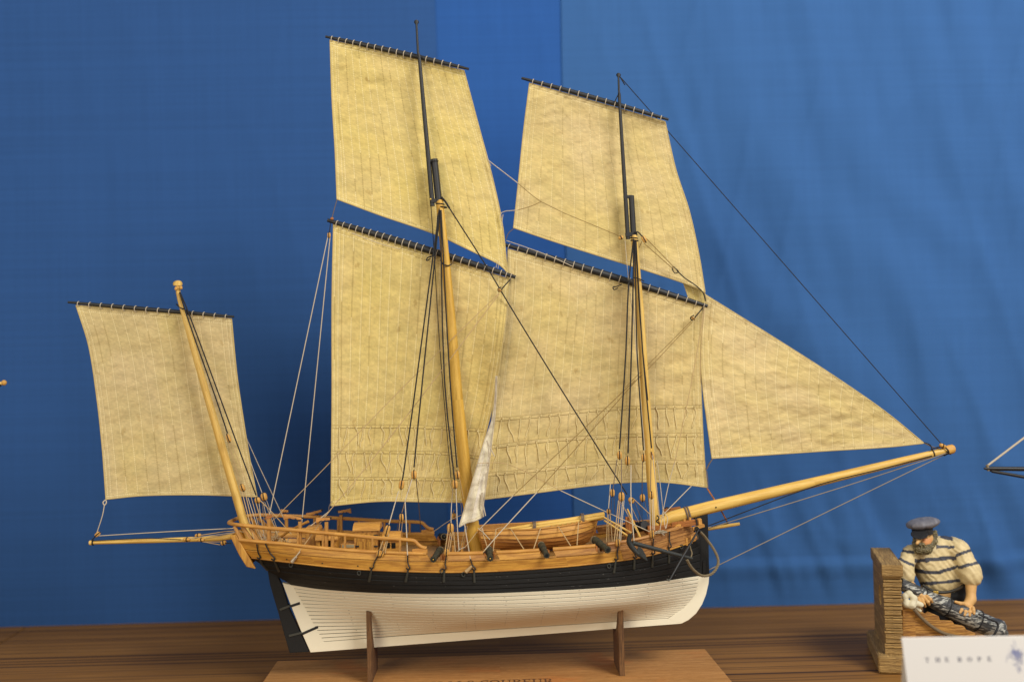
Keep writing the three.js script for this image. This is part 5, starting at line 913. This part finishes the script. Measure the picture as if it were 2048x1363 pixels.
  const gunM = new THREE.MeshStandardMaterial({ roughness: 0.42, metalness: 0.25, bumpMap: grit, bumpScale: 0.0005, map: dataTex(512, 256, (u, v) => { const n = fbm(u * 10 + v * 9, v * 8, 2, 141), f = fbm(u * 44 + v * 50, v * 26 - u * 12, 3, 142), s2 = sstep(0.3, 0.56, n) * sstep(0.38, 0.64, f); return [lerp(66, 186, s2), lerp(66, 184, s2), lerp(66, 172, s2)]; }) }); gunM.map.repeat.set(9, 16);
  const gp = [[1800, 1166, 12], [1816, 1174, 13], [1838, 1186, 13.5], [1840, 1187, 15.5], [1846, 1190, 15.5], [1848, 1191, 14.5], [1885, 1209, 18], [1887, 1210, 19.5], [1893, 1213, 19.5], [1895, 1214, 18.5], [1944, 1237, 20.5], [1946, 1238, 22], [1954, 1241, 22], [1956, 1242, 20.5], [1985, 1255, 21], [1990, 1257, 22.5], [1998, 1261, 22.5], [2002, 1263, 19], [2008, 1266, 6]];
  const gun = obj('ship_cannon', loft(gp.map(([x, y2]) => mm([x, y2, -27])), gp.map((v) => v[2] * K), 28), gunM, fig);
  for (const i of [4, 8, 12]) ringAt(mm([gp[i][0], gp[i][1], -27]), mm([2000, 1262, -27]).sub(mm([1816, 1174, -27])), (gp[i][2] + 0.6) * K, 0.0007, dark, gun, 'gun_band');
  obj('breech_ring', loft(smooth([[1957, 1227, -16], [1975, 1236, -12], [1996, 1247, -13], [1990, 1266, -10], [1984, 1272, -12]].map(mm), 3), 0.0011, 6), dark, gun);
  obj('breech_knob', ball(mm([2009, 1266, -27]), 0.004, 0.004, 0.004, 12), gunM, gun);
  const cloth = plain(0.82, 0.78, 0.66, 0.7, { bumpMap: grit, bumpScale: 0.0004 });
  const rag = bones([[[1810, 1192, -10], [1818, 1186, -10], 6, 5.5], [[1818, 1186, -10], [1828, 1196, -8], 6, 6], [[1828, 1196, -8], [1824, 1210, -6], 6, 7], [[1824, 1210, -6], [1812, 1208, -8], 7, 6], [[1812, 1208, -8], [1810, 1192, -10], 6, 6], [[1834, 1206, -8], [1842, 1209, -8], 6, 5.5], [[1832, 1214, -10], [1840, 1221, -10], 4, 3.4]], 0.0016);
  obj('rag', sdfGeo((x, yy, z) => rag(x, yy, z) + 0.0006 * (fbm(x * 500, yy * 500, 2, z * 400) - 0.5), mm([1826, 1202, -9]), 0.034, 0.0006), cloth, fig);
  obj('gun_rope', twisted([[1828, 1218, -6], [1840, 1232, -6], [1860, 1250, -6], [1885, 1265, -6], [1910, 1272, -6], [1945, 1280, -6]].map(mm), 0.0017, 14), plain(0.45, 0.38, 0.28, 0.85), fig);
}
// ------------------------------------------------------------------ printed card in the foreground
{
  const cv = document.createElement('canvas'); cv.width = 1024; cv.height = 700; const c = cv.getContext('2d');
  c.fillStyle = '#c9c4bd'; c.fillRect(0, 0, 1024, 700);
  const z0 = 0.24, z1 = 0.268, TL = P(1803, 1276, z0), TR = P(2200, 1270, z0), bl = P(1838, 1545, z1), BL = V(bl.x, 0.0005, z1), BR = V(TR.x + (BL.x - TL.x) * 0.6, 0.0005, z1);
  const sx = (px) => (px - 1803) / 397 * 1024, sy = (py) => (py - 1275) / 271 * 700;
  c.fillStyle = '#20223a'; c.font = 'bold 34px serif'; c.textAlign = 'center'; c.textBaseline = 'middle';
  [['T', 1848], ['H', 1869], ['E', 1887], ['R', 1912], ['O', 1932], ['P', 1951], ['E', 1971]].forEach(([l, x]) => c.fillText(l, sx(x), sy(1321)));
  c.save(); c.translate(sx(2024), sy(1318)); c.rotate(0.12); c.scale(0.82, 0.86); c.strokeStyle = '#40466e'; c.fillStyle = '#5a6086'; c.lineWidth = 5;
  seedv = 991; for (let i = 0; i < 70; i++) { const a = rr(0, 6.28), r = Math.sqrt(rnd()), x = Math.cos(a) * r * 44, yy = Math.sin(a) * r * 86; c.globalAlpha = rr(0.35, 0.9); c.lineWidth = rr(2, 6); c.beginPath(); c.moveTo(x, yy); c.quadraticCurveTo(x + rr(-8, 8), yy + rr(-14, 14), x + rr(-14, 14), yy + rr(-26, 26)); c.stroke(); }
  c.globalAlpha = 0.7; c.beginPath(); c.ellipse(2, -24, 30, 22, 0.3, 0, 6.3); c.fill(); c.beginPath(); c.moveTo(-34, -30); c.quadraticCurveTo(-64, 10, -58, 40); c.lineWidth = 3; c.stroke(); c.restore();
  const tex = new THREE.CanvasTexture(cv); tex.colorSpace = THREE.SRGBColorSpace;
  const at = V((TL.x + TR.x) / 2, 0, z1), card = thing('name_card', 'white folded card printed THE ROPE with a blue emblem, in front of the figurine', 'card', at);
  const quad = (a, b2, c2, d) => gridGeo(12, 12, (u, v) => a.clone().lerp(b2, u).lerp(c2.clone().lerp(d, u), v).add(V(0, 0, 0.0006 * Math.sin(u * 3.1))));
  obj('front_panel', quad(TL, TR, BL, BR), new THREE.MeshStandardMaterial({ map: tex, roughness: 0.5 }), card);
  const sh = (p, dz) => p.clone().add(V(0, 0, dz));
  obj('back_panel', quad(sh(TL, -0.0008).add(V(0.002, 0, 0)), sh(TR, -0.0008), sh(BL, -0.056).add(V(0.005, 0, 0)), sh(BR, -0.056)), plain(0.88, 0.86, 0.83, 0.6), card);
  obj('fold_edge', loft([sh(TL, -0.0004), sh(TR, -0.0004)], 0.0006, 8), plain(0.9, 0.88, 0.85, 0.6), card);
}
renderer.render(scene, camera);
